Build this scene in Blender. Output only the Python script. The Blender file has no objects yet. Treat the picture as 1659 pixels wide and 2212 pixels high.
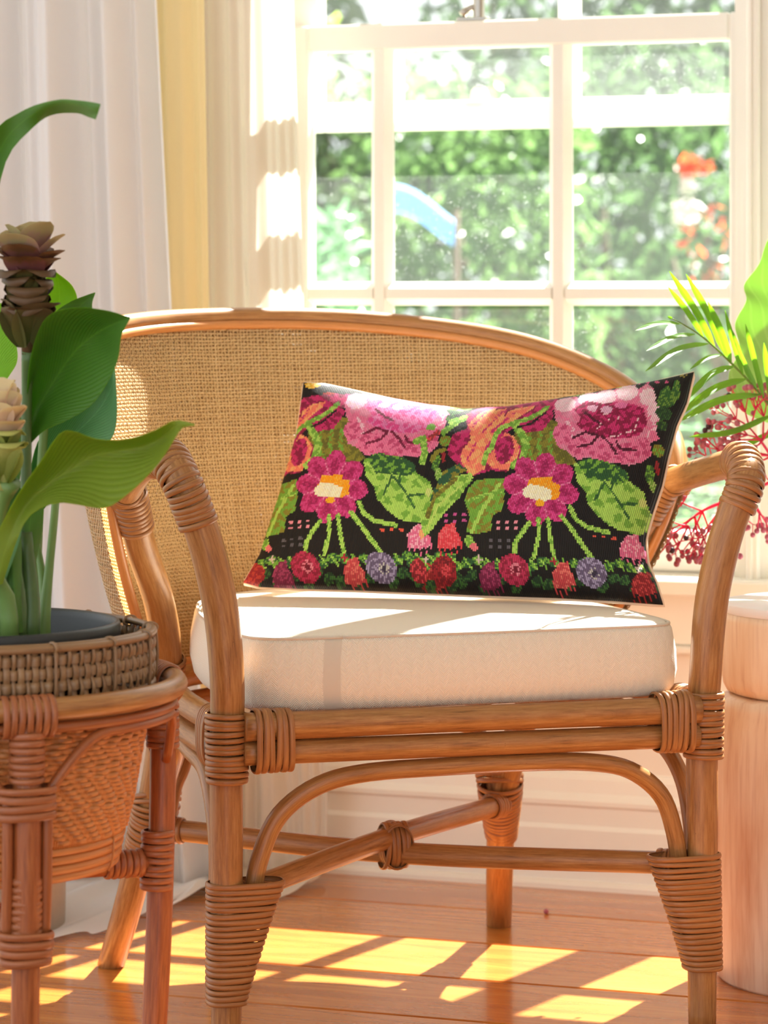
import bpy, math, random
import numpy as np
from mathutils import Vector, Matrix

# ------------------------------------------------------------------ camera
SC = bpy.context.scene
F, CX, HY, CZ = 6500.0, 829.5, 650.0, 0.84      # focal length (px of 1659x2212), principal column, horizon row, eye height
cam = bpy.data.cameras.new('camera'); camo = bpy.data.objects.new('camera', cam)
SC.collection.objects.link(camo); SC.camera = camo
camo.location = (0, 0, CZ); camo.rotation_euler = (math.pi/2, 0, 0)
cam.sensor_fit = 'VERTICAL'; cam.sensor_height = 36.0
cam.lens = F/2212*36.0
cam.shift_y = -(1106-HY)/2212
cam.clip_start = 0.05; cam.clip_end = 200
cam.dof.use_dof = True; cam.dof.focus_distance = 3.25; cam.dof.aperture_fstop = 8.0

# ------------------------------------------------------------------ world, sun, exposure
w = bpy.data.worlds.new('sky'); SC.world = w; w.use_nodes = True
bg = w.node_tree.nodes['Background']
bg.inputs[0].default_value = (0.94, 0.97, 1.0, 1); bg.inputs[1].default_value = 0.86
sund = bpy.data.lights.new('sun', 'SUN'); suno = bpy.data.objects.new('sun', sund)
SC.collection.objects.link(suno)
sund.energy = 17.0; sund.angle = math.radians(0.6); sund.color = (1.0, 0.965, 0.90)
SUN_TO = Vector((0.328, 0.545, 0.772))           # towards the sun: behind the window, to the right, 50 degrees up
suno.rotation_euler = SUN_TO.to_track_quat('Z', 'Y').to_euler()
suno.location = (3, 5, 6)
vs = SC.view_settings
SC.display_settings.display_device = 'sRGB'
vs.view_transform = 'Standard'; vs.look = 'None'; vs.gamma = 1.0; vs.use_curve_mapping = False
vs.exposure = 0.98
SC.cycles.max_bounces = 10; SC.cycles.transparent_max_bounces = 24
SC.cycles.transmission_bounces = 6; SC.cycles.diffuse_bounces = 5
SC.cycles.sample_clamp_indirect = 8.0

FLOOR = 0.022
rnd = random.Random(4); R = np.random.RandomState(7)

# ------------------------------------------------------------------ geometry helpers
def ray(px, py, Y):                               # a point of the place seen at a pixel, Y metres away
    return np.array([(px-CX)/F*Y, Y, CZ-(py-HY)/F*Y])
TH = math.radians(18); CO, SI = math.cos(TH), math.sin(TH)
OX, OY = 0.0945, 3.29                             # middle of the chair's front edge
def K(a, b, z):                                   # chair frame: a to its side, b to its back
    return np.array([OX+a*CO-b*SI, OY+a*SI+b*CO, z])
AL = math.radians(19.67); CA, SA = math.cos(AL), math.sin(AL)
WY = 4.305
def W(s, t, z):                                   # wall frame: s along the wall, t outwards
    return np.array([s*CA+t*SA, WY-s*SA+t*CA, z])
def s_at(px, t=0):
    k = (px-CX)/F; Y = (t+WY*CA)/(k*SA+CA); X = k*Y
    return X*CA-(Y-WY)*SA
def catmull(P, n):
    P = np.array(P, float); m = len(P)
    if m == 2: 
        t = np.linspace(0, 1, n)[:, None]; return P[0]*(1-t)+P[1]*t
    E = np.vstack([2*P[0]-P[1], P, 2*P[-1]-P[-2]])
    out = []
    for x in np.linspace(0, m-1, n):
        i = min(int(x), m-2); t = x-i
        a, b, c, d = E[i], E[i+1], E[i+2], E[i+3]
        out.append(0.5*((2*b)+(-a+c)*t+(2*a-5*b+4*c-d)*t*t+(-a+3*b-3*c+d)*t**3))
    return np.array(out)
def unit(v): return v/(np.linalg.norm(v)+1e-12)

class MB:
    def __init__(s): s.v = []; s.f = []; s.uv = []; s.m = []; s.n = 0
    def add(s, v, f, uv=None, mi=0):
        v = np.asarray(v, float); o = s.n
        s.v.append(v); s.f += [tuple(i+o for i in q) for q in f]
        s.uv.append(np.zeros((len(v), 2)) if uv is None else np.asarray(uv, float))
        s.m += [mi]*len(f); s.n += len(v); return s
    def grid(s, P, uv=None, closed=False, mi=0):  # P: rows x cols x 3
        r, c = P.shape[:2]; f = []
        cc = c if closed else c-1
        for i in range(r-1):
            for j in range(cc):
                j2 = (j+1) % c
                f.append((i*c+j, i*c+j2, (i+1)*c+j2, (i+1)*c+j))
        if uv is None:
            g = np.zeros((r, c, 2)); g[..., 0] = np.linspace(0, 1, c)[None, :]; g[..., 1] = np.linspace(0, 1, r)[:, None]; uv = g
        return s.add(P.reshape(-1, 3), f, np.asarray(uv).reshape(-1, 2), mi)
    def tube(s, pts, r, n=14, step=0.012, caps=True, flat=None, mi=0, nseg=None):
        pts = np.array(pts, float); L = np.linalg.norm(np.diff(pts, axis=0), axis=1).sum()
        m = nseg or max(len(pts), int(L/step)+2)
        C = catmull(pts, m)
        rr = np.interp(np.linspace(0, 1, m), np.linspace(0, 1, len(r)), r) if hasattr(r, '__len__') else np.full(m, r)
        T = np.gradient(C, axis=0); T /= (np.linalg.norm(T, axis=1)[:, None]+1e-12)
        a = np.array([0, 0, 1.0]) if abs(T[0][2]) < 0.9 else np.array([0, 1.0, 0])
        N = unit(np.cross(T[0], a)); ang = np.arange(n)/n*2*math.pi
        rows = []; uv = []; d = 0
        off = rnd.random()*9
        for i in range(m):
            N = unit(N-T[i]*np.dot(N, T[i])); B = np.cross(T[i], N)
            rows.append(C[i]+rr[i]*(np.cos(ang)[:, None]*N+np.sin(ang)[:, None]*B))
            if i: d += np.linalg.norm(C[i]-C[i-1])
            uv.append(np.stack([np.abs(ang/math.pi-1), np.full(n, d+off)], 1))
        P = np.array(rows); o = s.n
        s.grid(P, np.array(uv), closed=True, mi=mi)
        if caps:
            s.f.append(tuple(o+j for j in range(n))[::-1]); s.f.append(tuple(o+(m-1)*n+j for j in range(n))); s.m += [mi, mi]
        return s
    def lathe(s, c, prof, n=48, mi=0, closed=False):
        ang = np.arange(n)/n*2*math.pi
        P = np.array([[(c[0]+r*math.cos(a), c[1]+r*math.sin(a), z) for a in ang] for r, z in prof])
        if closed: P = np.concatenate([P, P[:1]])
        o = s.n; L = np.zeros((len(P), n, 2)); L[..., 0] = ang[None]/math.pi; L[..., 1] = np.arange(len(P))[:, None]*0.05
        s.grid(P[:, ::-1], L, closed=True, mi=mi)
        return s
    def box(s, F3, x0, x1, y0, y1, z0, z1, bev=0.0, mi=0):   # F3 maps the three coordinates to the world
        b = bev; V = []
        def q(x, y, z): V.append(F3(x, y, z)); return len(V)-1
        fs = []
        if b <= 0:
            i = [q(x, y, z) for z in (z0, z1) for y in (y0, y1) for x in (x0, x1)]
            fs = [(0, 2, 3, 1), (4, 5, 7, 6), (0, 1, 5, 4), (2, 6, 7, 3), (0, 4, 6, 2), (1, 3, 7, 5)]
        else:
            ids = {}
            for sx, x in ((0, x0), (1, x1)):
                for sy, y in ((0, y0), (1, y1)):
                    for sz, z in ((0, z0), (1, z1)):
                        dx = b if sx == 0 else -b; dy = b if sy == 0 else -b; dz = b if sz == 0 else -b
                        ids[sx, sy, sz, 'x'] = q(x, y+dy, z+dz); ids[sx, sy, sz, 'y'] = q(x+dx, y, z+dz); ids[sx, sy, sz, 'z'] = q(x+dx, y+dy, z)
            for a in (0, 1):
                fs.append((ids[a, 0, 0, 'x'], ids[a, 1, 0, 'x'], ids[a, 1, 1, 'x'], ids[a, 0, 1, 'x']))
                fs.append((ids[0, a, 0, 'y'], ids[1, a, 0, 'y'], ids[1, a, 1, 'y'], ids[0, a, 1, 'y']))
                fs.append((ids[0, 0, a, 'z'], ids[1, 0, a, 'z'], ids[1, 1, a, 'z'], ids[0, 1, a, 'z']))
                for c in (0, 1):
                    fs.append((ids[a, c, 0, 'x'], ids[a, c, 1, 'x'], ids[a, c, 1, 'y'], ids[a, c, 0, 'y']))
                    fs.append((ids[a, 0, c, 'x'], ids[a, 1, c, 'x'], ids[a, 1, c, 'z'], ids[a, 0, c, 'z']))
                    fs.append((ids[0, a, c, 'y'], ids[1, a, c, 'y'], ids[1, a, c, 'z'], ids[0, a, c, 'z']))
                    for d in (0, 1):
                        fs.append((ids[a, c, d, 'x'], ids[a, c, d, 'y'], ids[a, c, d, 'z']))
        return s.add(np.array(V), fs, None, mi)
    def coil(s, c, t, u, ru, rw, hw=0.0028, th=0.0016, n=26, tilt=0.05, wob=0.0, sq=1.0):
        """one turn of flat cane round an axis t at c; u = direction of the longer radius ru"""
        t = unit(np.array(t, float)); u = unit(np.array(u, float)-t*np.dot(u, t)); w_ = np.cross(t, u)
        ang = np.arange(n)/n*2*math.pi; k1 = rnd.uniform(-tilt, tilt); k2 = rnd.uniform(-tilt, tilt)
        prof = [(-hw, -0.001), (-hw*0.9, th*0.55), (-hw*0.4, th), (hw*0.4, th), (hw*0.9, th*0.55), (hw, -0.001)]
        P = []
        pw = lambda x: math.copysign(abs(x)**sq, x)
        for (h, o_) in prof:
            P.append([c+u*(ru+o_)*pw(math.cos(a))+w_*(rw+o_)*pw(math.sin(a))+t*(h+k1*ru*math.cos(a)+k2*rw*math.sin(a)+wob*math.sin(3*a)) for a in ang])
        P = np.array(P); uv = np.zeros(P.shape[:2]+(2,)); uv[..., 1] = np.abs(ang/math.pi-1)[None]*0.08+rnd.random()*7; uv[..., 0] = np.linspace(0, .3, len(prof))[:, None]
        s.grid(P, uv, closed=True); return s

ORG = {}
def mk(name, mb, mat, parent=None, smooth=True, origin=None, ang=None):
    V = np.vstack(mb.v)
    me = bpy.data.meshes.new(name)
    if parent is not None: org = ORG[parent.name]
    elif origin is not None: org = np.array(origin, float)
    else: org = np.array([(V[:, 0].min()+V[:, 0].max())/2, (V[:, 1].min()+V[:, 1].max())/2, V[:, 2].min()])
    me.from_pydata((V-org).tolist(), [], mb.f)
    UV = np.vstack(mb.uv); ul = me.uv_layers.new(name='UVMap')
    li = np.empty(len(me.loops), dtype=np.int32); me.loops.foreach_get('vertex_index', li)
    ul.data.foreach_set('uv', UV[li].astype(np.float32).ravel())
    for m in (mat if isinstance(mat, (list, tuple)) else [mat]): me.materials.append(m)
    if max(mb.m or [0]) > 0: me.polygons.foreach_set('material_index', np.array(mb.m, dtype=np.int32))
    if smooth: me.polygons.foreach_set('use_smooth', np.ones(len(me.polygons), dtype=bool))
    me.validate(); me.update()
    o = bpy.data.objects.new(name, me); SC.collection.objects.link(o)
    if parent is not None: o.parent = parent
    else: o.location = org
    ORG[o.name] = org
    if smooth and ang: 
        me.set_sharp_from_angle(angle=math.radians(ang))
    return o
def tag(o, label, cat, group=None):
    o['label'] = label; o['category'] = cat
    if group: o['group'] = group
    return o
def empty(name, loc):
    o = bpy.data.objects.new(name, None); SC.collection.objects.link(o); o.location = [float(x) for x in loc]
    o.empty_display_size = 0.05; ORG[o.name] = np.array(loc, float); return o
def thing(name, label, cat, loc, group=None): return tag(empty(name, loc), label, cat, group)
def struct(name, mb, mat, smooth=False, parent=None):
    o = mk(name, mb, mat, parent=parent, smooth=smooth)
    if parent is None: o['kind'] = 'structure'
    return o

# ------------------------------------------------------------------ materials
def srgb(r, g, b):
    def c(x):
        x /= 255.0
        return x/12.92 if x <= 0.04045 else ((x+0.055)/1.055)**2.4
    return (c(r), c(g), c(b), 1)
class NT:
    def __init__(s, name):
        s.m = bpy.data.materials.new(name); s.m.use_nodes = True; s.t = s.m.node_tree; s.t.nodes.clear()
        s.out = s.t.nodes.new('ShaderNodeOutputMaterial')
    def n(s, typ, inp=None, **kw):
        nd = s.t.nodes.new('ShaderNode'+typ)
        for k, v in kw.items(): setattr(nd, k, v)
        for k, v in (inp or {}).items():
            if isinstance(v, bpy.types.NodeSocket): s.t.links.new(v, nd.inputs[k])
            else: nd.inputs[k].default_value = v
        return nd
    def ramp(s, fac, stops):
        nd = s.n('ValToRGB', {0: fac}); e = nd.color_ramp.elements
        while len(e) < len(stops): e.new(0.5)
        for i, (p, c) in enumerate(stops): e[i].position = p; e[i].color = c
        return nd.outputs[0]
    def coord(s, which, scale=(1, 1, 1)):
        tc = s.n('TexCoord'); return s.n('Mapping', {0: tc.outputs[which], 'Scale': scale}).outputs[0]
    def noise(s, vec, scale, detail=3, rough=0.55, dist=0.0):
        return s.n('TexNoise', {'Vector': vec, 'Scale': scale, 'Detail': detail, 'Roughness': rough, 'Distortion': dist}).outputs[0]
    def bump(s, h, strength, dist=0.001):
        return s.n('Bump', {'Height': h, 'Strength': strength, 'Distance': dist}).outputs[0]
    def pbsdf(s, color, rough=0.5, **kw):
        d = {'Base Color': color, 'Roughness': rough}; d.update(kw)
        return s.n('BsdfPrincipled', d).outputs[0]
    def mix(s, f, a, b): return s.n('MixShader', {0: f, 1: a, 2: b}).outputs[0]
    def mixc(s, f, a, b, mode='MIX'):
        nd = s.n('Mix', data_type='RGBA', blend_type=mode)
        for i, v in ((0, f), (6, a), (7, b)):
            if isinstance(v, bpy.types.NodeSocket): s.t.links.new(v, nd.inputs[i])
            else: nd.inputs[i].default_value = v
        return nd.outputs[2]
    def done(s, sh): s.t.links.new(sh, s.out.inputs[0]); return s.m

def rattan_mat(name, light, mid, dark, rough=0.36):
    t = NT(name); v = t.coord('UV', (5, 7, 1))
    streak = t.noise(v, 3.0, 6, 0.7); big = t.noise(t.coord('UV', (1.3, 9, 1)), 1.0, 3)
    spk = t.noise(t.coord('UV', (4, 60, 1)), 5.0, 2)
    c = t.ramp(streak, [(0.22, dark), (0.48, mid), (0.8, light)])
    c = t.mixc(t.ramp(big, [(0.35, (0, 0, 0, 1)), (0.7, (.55, .55, .55, 1))]), c, mid)
    c = t.mixc(t.ramp(spk, [(0.70, (0, 0, 0, 1)), (0.78, (.6, .6, .6, 1))]), c, dark)
    return t.done(t.pbsdf(c, rough, **{'Normal': t.bump(streak, 0.12), 'Coat Weight': 0.15, 'Coat Roughness': 0.25}))
M = {}
M['rattan'] = rattan_mat('rattan_pole', srgb(202, 156, 100), srgb(160, 110, 60), srgb(80, 46, 22))
M['rattan_old'] = rattan_mat('rattan_pole_reddish', srgb(192, 122, 70), srgb(152, 84, 44), srgb(88, 42, 20))
M['strip'] = rattan_mat('rattan_edge_strip', srgb(214, 150, 88), srgb(200, 132, 72), srgb(150, 90, 44))
M['binding'] = rattan_mat('cane_binding', srgb(192, 140, 86), srgb(156, 104, 58), srgb(80, 46, 22), 0.40)
M['binding_red'] = rattan_mat('cane_binding_reddish', srgb(190, 124, 80), srgb(156, 92, 54), srgb(92, 48, 26), 0.40)
M['cane'] = rattan_mat('woven_cane', srgb(236, 212, 166), srgb(214, 186, 138), srgb(166, 132, 86), 0.5)
_t = M['cane'].node_tree; _o = [n for n in _t.nodes if n.type == 'OUTPUT_MATERIAL'][0]; _p = [n for n in _t.nodes if n.type == 'BSDF_PRINCIPLED'][0]
_tr = _t.nodes.new('ShaderNodeBsdfTranslucent'); _tr.inputs[0].default_value = srgb(248, 222, 160); _mx = _t.nodes.new('ShaderNodeMixShader'); _mx.inputs[0].default_value = 0.22
_t.links.new(_p.outputs[0], _mx.inputs[1]); _t.links.new(_tr.outputs[0], _mx.inputs[2]); _t.links.new(_mx.outputs[0], _o.inputs[0])   # split cane lets some light through
M['cane_outer'] = rattan_mat('woven_cane_outer', srgb(212, 182, 134), srgb(186, 152, 106), srgb(136, 100, 60), 0.55)  # darker copy of the cane, so gaps in the inner weave look shaded
M['basket_dark'] = rattan_mat('basket_cane_brown', srgb(176, 142, 100), srgb(140, 106, 72), srgb(84, 58, 38), 0.45)
M['basket_body'] = rattan_mat('basket_cane_orange', srgb(222, 160, 96), srgb(198, 130, 72), srgb(124, 72, 36), 0.45)

def paint_mat(name, col, rough=0.4):
    t = NT(name); nz = t.noise(t.coord('Object', (1, 1, 1)), 9, 3)
    c = t.mixc(t.ramp(nz, [(0.4, (0, 0, 0, 1)), (0.75, (.25, .25, .25, 1))]), col, tuple(x*0.86 for x in col[:3])+(1,))
    return t.done(t.pbsdf(c, rough, Normal=t.bump(t.noise(t.coord('Object'), 160, 2), 0.08)))
M['paint'] = paint_mat('white_gloss_paint', srgb(240, 237, 230))
M['wall'] = paint_mat('white_wall_paint', srgb(238, 230, 220), 0.6)

t = NT('varnished_pine')
v = t.coord('Object', (1, 1, 1)); inf = t.n('ObjectInfo')
off = t.n('VectorMath', {0: v, 1: t.n('CombineXYZ', {0: t.n('Math', {0: inf.outputs['Random'], 1: 37.0}, operation='MULTIPLY').outputs[0], 2: inf.outputs['Random']}).outputs[0]}, operation='ADD').outputs[0]
st = t.n('Mapping', {0: off, 'Scale': (1.1, 9, 1)}).outputs[0]
g1 = t.noise(st, 2.2, 5, 0.6, 1.6)
wv = t.n('TexWave', {'Vector': t.n('Mapping', {0: off, 'Scale': (.5, 9, 1)}).outputs[0], 'Scale': 2.4, 'Distortion': 5.5, 'Detail': 3, 'Detail Scale': 1.3}, bands_direction='Y').outputs[0]
c = t.ramp(g1, [(0.3, srgb(158, 84, 28)), (0.55, srgb(198, 122, 48)), (0.75, srgb(218, 148, 70))])
c = t.mixc(t.ramp(wv, [(0.0, (.35, .35, .35, 1)), (0.5, (0, 0, 0, 1))]), c, srgb(170, 94, 38))
kn = t.n('TexVoronoi', {'Vector': t.n('Mapping', {0: off, 'Scale': (2.0, 5.2, 1)}).outputs[0], 'Scale': 1.0}).outputs[0]
c = t.mixc(t.ramp(kn, [(0.035, (.85, .85, .85, 1)), (0.09, (0, 0, 0, 1))]), c, srgb(120, 56, 24))
hue = t.mixc(t.ramp(inf.outputs['Random'], [(0, (0, 0, 0, 1)), (1, (.30, .30, .30, 1))]), c, srgb(184, 108, 48))
M['pine'] = t.done(t.pbsdf(hue, 0.27, **{'Normal': t.bump(t.noise(st, 9, 3), 0.05), 'Coat Weight': 0.6, 'Coat Roughness': 0.10}))
t = NT('dark_joint'); M['joint'] = t.done(t.pbsdf(srgb(70, 34, 16), 0.8))

def cloth_mat(name, col, trans, weave=900, rough=0.85, tc=None, clear=0.0):
    t = NT(name); uv = t.coord('UV')
    w1 = t.n('TexWave', {'Vector': uv, 'Scale': weave, 'Distortion': .4}, bands_direction='X').outputs[0]
    w2 = t.n('TexWave', {'Vector': uv, 'Scale': weave, 'Distortion': .4}, bands_direction='Y').outputs[0]
    h = t.n('Math', {0: w1, 1: w2}, operation='ADD').outputs[0]
    n = t.bump(h, 0.12, 0.0006)
    d = t.n('BsdfDiffuse', {'Color': col, 'Normal': n}).outputs[0]
    tr = t.n('BsdfTranslucent', {'Color': tc or col}).outputs[0]
    s = t.mix(trans, d, tr)
    if clear: s = t.mix(clear, s, t.n('BsdfTransparent').outputs[0])
    return t.done(s)
M['sheer'] = cloth_mat('sheer_white_curtain', srgb(238, 238, 240), 0.30, 420, clear=0.05)
M['linen'] = cloth_mat('cream_linen_curtain', srgb(230, 222, 210), 0.35, 420)
M['yellow'] = cloth_mat('backlight_tint_cloth', srgb(255, 240, 190), 0.3, 420, tc=srgb(255, 240, 190))  # warm backlight is put into this cloth as its yellow colour
t = NT('herringbone_cushion'); uv = t.coord('UV')
sep = t.n('SeparateXYZ', {0: uv}); zz = t.n('Math', {0: sep.outputs[0], 1: 0.006}, operation='PINGPONG').outputs[0]
sm = t.n('Math', {0: sep.outputs[1], 1: zz}, operation='ADD').outputs[0]
hb = t.n('Math', {0: t.n('Math', {0: sm, 1: 2600.0}, operation='MULTIPLY').outputs[0]}, operation='SINE').outputs[0]
M['cushion'] = t.done(t.pbsdf(srgb(240, 230, 214), 0.8, **{'Normal': t.bump(hb, 0.5, 0.0006), 'Sheen Weight': 0.2}))
t = NT('needlepoint'); at = t.n('VertexColor', layer_name='stitch')
sx_ = t.n('SeparateXYZ', {0: t.n('TexCoord').outputs['UV']})
w1 = t.n('Math', {0: t.n('Math', {0: sx_.outputs[0], 1: 220*2*math.pi}, operation='MULTIPLY').outputs[0]}, operation='COSINE').outputs[0]   # one wave per stitch column
w2 = t.n('Math', {0: t.n('Math', {0: sx_.outputs[1], 1: 66*2*math.pi}, operation='MULTIPLY').outputs[0]}, operation='COSINE').outputs[0]
nz = t.noise(t.coord('UV', (220, 66, 1)), 1.0, 2)
h = t.n('Math', {0: t.n('Math', {0: w1, 1: -1.0}, operation='MULTIPLY').outputs[0], 1: nz}, operation='ADD').outputs[0]
gr = t.ramp(t.n('Math', {0: w1, 1: 0.5, 2: 0.5}, operation='MULTIPLY_ADD').outputs[0], [(0.45, (1.0, 1.0, 1.0, 1)), (0.97, (.40, .38, .38, 1))])
cc_ = t.mixc(1.0, at.outputs[0], gr, 'MULTIPLY')
M['needle'] = t.done(t.pbsdf(cc_, 0.62, **{'Normal': t.bump(h, 0.5, 0.0012), 'Specular IOR Level': 0.3}))
t = NT('plain_cotton_back'); M['backing'] = t.done(t.pbsdf(srgb(236, 214, 190), 0.85))

t = NT('dusty_glass')
oc = t.coord('Object')
d1 = t.ramp(t.noise(oc, 260, 2, 0.6), [(0.62, (0, 0, 0, 1)), (0.72, (1, 1, 1, 1))])
d2 = t.ramp(t.noise(oc, 5, 3), [(0.42, (0.0, 0, 0, 1)), (0.75, (1, 1, 1, 1))])
dust = t.n('Math', {0: d1, 1: d2}, operation='MULTIPLY').outputs[0]
fac = t.n('Math', {0: dust, 1: 0.40, 2: 0.045}, operation='MULTIPLY_ADD').outputs[0]
dd = t.mix(0.6, t.n('BsdfDiffuse', {'Color': (.9, .95, .92, 1)}).outputs[0], t.n('BsdfTranslucent', {'Color': (.9, .95, .92, 1)}).outputs[0])
g = t.mix(fac, t.n('BsdfTransparent', {'Color': (.97, .99, .98, 1)}).outputs[0], dd)
fr = t.n('Fresnel', {'IOR': 1.45}).outputs[0]
g = t.mix(t.n('Math', {0: fr, 1: 0.6}, operation='MULTIPLY').outputs[0], g, t.n('BsdfGlossy', {'Roughness': 0.02}).outputs[0])
M['glass'] = t.done(g)
t = NT('brushed_nickel'); M['nickel'] = t.done(t.pbsdf(srgb(176, 170, 160), 0.28, Metallic=1.0))
t = NT('black_plastic_pot'); M['pot'] = t.done(t.pbsdf(srgb(44, 50, 52), 0.42, Normal=t.bump(t.noise(t.coord('Object'), 300, 2), 0.1)))
t = NT('potting_soil'); M['soil'] = t.done(t.pbsdf(srgb(50, 36, 26), 0.9, Normal=t.bump(t.noise(t.coord('Object'), 90, 5), 0.9, 0.01)))
t = NT('whitewashed_wood'); ob = t.coord('Object', (9, 9, 1.4))
nn = t.noise(ob, 1.5, 5, 0.6)
c = t.ramp(nn, [(0.36, srgb(204, 152, 116)), (0.48, srgb(228, 198, 168)), (0.62, srgb(240, 220, 198))])
fine = t.noise(t.coord('Object', (60, 60, 3)), 3, 3)
c = t.mixc(t.ramp(fine, [(0.5, (0, 0, 0, 1)), (0.8, (.4, .4, .4, 1))]), c, srgb(180, 122, 90))
M['whitewash'] = t.done(t.pbsdf(c, 0.5, Normal=t.bump(fine, 0.1)))
t = NT('white_stone_top'); M['stooltop'] = t.done(t.pbsdf(srgb(232, 232, 236), 0.3))
t = NT('vase_glaze'); M['vase'] = t.done(t.pbsdf(srgb(236, 234, 228), 0.2))

def leaf_mat(name, c1, c2, trans_col, tr=0.4, veins=26, rough=0.45):
    t = NT(name); tc = t.n('TexCoord'); sp = t.n('SeparateXYZ', {0: tc.outputs['UV']})
    ax = t.n('Math', {0: t.n('Math', {0: sp.outputs[0], 1: 0.5}, operation='SUBTRACT').outputs[0]}, operation='ABSOLUTE').outputs[0]
    ph = t.n('Math', {0: ax, 1: -0.9, 2: sp.outputs[1]}, operation='MULTIPLY_ADD').outputs[0]
    vv = t.n('Math', {0: t.n('Math', {0: ph, 1: float(veins)*6.283}, operation='MULTIPLY').outputs[0]}, operation='SINE').outputs[0]
    mid = t.ramp(ax, [(0.0, (1, 1, 1, 1)), (0.02, (0, 0, 0, 1))])
    nz = t.noise(t.coord('Object'), 14, 4)
    c = t.mixc(nz, c1, c2)
    vf = t.ramp(t.n('Math', {0: vv, 1: 0.5, 2: 0.5}, operation='MULTIPLY_ADD').outputs[0], [(0.8, (0, 0, 0, 1)), (1.0, (.35, .35, .35, 1))])
    c = t.mixc(vf, c, tuple(min(1, x*1.5) for x in c1[:3])+(1,))
    c = t.mixc(t.n('Math', {0: mid, 1: 0.35}, operation='MULTIPLY').outputs[0], c, tuple(min(1, x*2.2) for x in c1[:3])+(1,))
    b = t.bump(t.n('Math', {0: vv, 1: mid}, operation='ADD').outputs[0], 0.25, 0.0008)
    p = t.pbsdf(c, rough, Normal=b)
    return t.done(t.mix(tr, p, t.n('BsdfTranslucent', {'Color': trans_col}).outputs[0]))
M['leaf_dark'] = leaf_mat('dark_green_leaf', srgb(92, 140, 44), srgb(60, 108, 34), srgb(120, 190, 30), 0.32)
M['leaf_teal'] = leaf_mat('blue_green_leaf', srgb(120, 176, 118), srgb(92, 150, 94), srgb(110, 180, 80), 0.30)
M['leaf_mid'] = leaf_mat('mid_green_leaf', srgb(150, 168, 66), srgb(124, 150, 46), srgb(160, 196, 30), 0.45, 18)
M['leaf_bright'] = leaf_mat('bright_green_leaf', srgb(140, 194, 70), srgb(120, 180, 56), srgb(180, 226, 60), 0.55)
M['leaf_palm'] = leaf_mat('palm_leaflet_green', srgb(56, 92, 42), srgb(70, 108, 46), srgb(150, 220, 30), 0.34, 3)
M['leaf_big'] = leaf_mat('pale_green_broad_leaf', srgb(200, 222, 150), srgb(180, 210, 124), srgb(176, 220, 110), 0.45, 9)
def plain(name, c, rough=0.5, tr=0, tc=None, spec=0.5):
    t = NT(name); nz = t.noise(t.coord('Object'), 60, 3)
    c2 = t.mixc(nz, c, tuple(x*0.75 for x in c[:3])+(1,))
    p = t.pbsdf(c2, rough, **{'Specular IOR Level': spec})
    if tr: p = t.mix(tr, p, t.n('BsdfTranslucent', {'Color': tc or c}).outputs[0])
    return t.done(p)
M['stalk'] = plain('green_stalk', srgb(122, 158, 84), 0.4, 0.15)
M['stalk_dark'] = plain('dark_green_stalk', srgb(86, 118, 62), 0.4, 0.1)
M['berry_stem'] = plain('pink_berry_stem', srgb(244, 70, 116), 0.4, 0.4, srgb(255, 60, 110))
M['berry'] = plain('dusky_pink_berry', srgb(196, 104, 122), 0.4, 0.15)
M['berry_dark'] = plain('dark_berry', srgb(60, 22, 34), 0.4)
M['palm_stem'] = plain('palm_midrib', srgb(120, 150, 60), 0.4, 0.2)
def bract(name, base, tip, tr=0.35):
    t = NT(name); sp = t.n('SeparateXYZ', {0: t.n('TexCoord').outputs['UV']})
    nz = t.noise(t.coord('Object'), 110, 3)
    f = t.n('Math', {0: nz, 1: 0.45, 2: sp.outputs[1]}, operation='MULTIPLY_ADD').outputs[0]
    c = t.ramp(f, [(0.35, base), (0.85, tuple((a+b)/2 for a, b in zip(base, tip))), (1.08, tip)])
    p = t.pbsdf(c, 0.5); return t.done(t.mix(tr, p, t.n('BsdfTranslucent', {'Color': c}).outputs[0]))
M['bract_top'] = bract('pale_pink_bract', srgb(196, 140, 150), srgb(190, 176, 130))
M['bract_mid'] = bract('dusky_pink_bract', srgb(150, 86, 96), srgb(120, 84, 50), 0.25)
M['bract_low'] = bract('olive_brown_bract', srgb(92, 96, 46), srgb(100, 74, 46), 0.2)
M['bract_cream'] = bract('cream_bract', srgb(236, 208, 190), srgb(242, 230, 190), 0.4)
M['bract_lime'] = bract('lime_bract', srgb(150, 168, 72), srgb(206, 214, 130), 0.4)

# ================================================================== THE SETTING
FA = lambda x, y, z: W(x, y, z)
# floor: a sub-floor with one object per plank, boards run along the window wall
fl = struct('floor', MB().box(FA, -2.3, 2.3, -4.4, 0.12, FLOOR-0.06, FLOOR-0.016), M['joint'])
nplk = 22
for i in range(nplk):
    t1 = -0.004-i*0.2; t0 = t1-0.1968
    pb = MB().box(lambda x, y, z: np.array([x, y, z]), -2.3, 2.3, -0.0984, 0.0984, -0.016, 0, 0.0026)
    me_o = mk('plank', pb, M['pine'], parent=None, smooth=False, origin=(0, 0, 0))
    c = W(0, (t0+t1)/2, FLOOR)-ORG[fl.name]
    me_o.parent = fl; me_o.location = c; me_o.rotation_euler = (0, 0, -AL)
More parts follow.
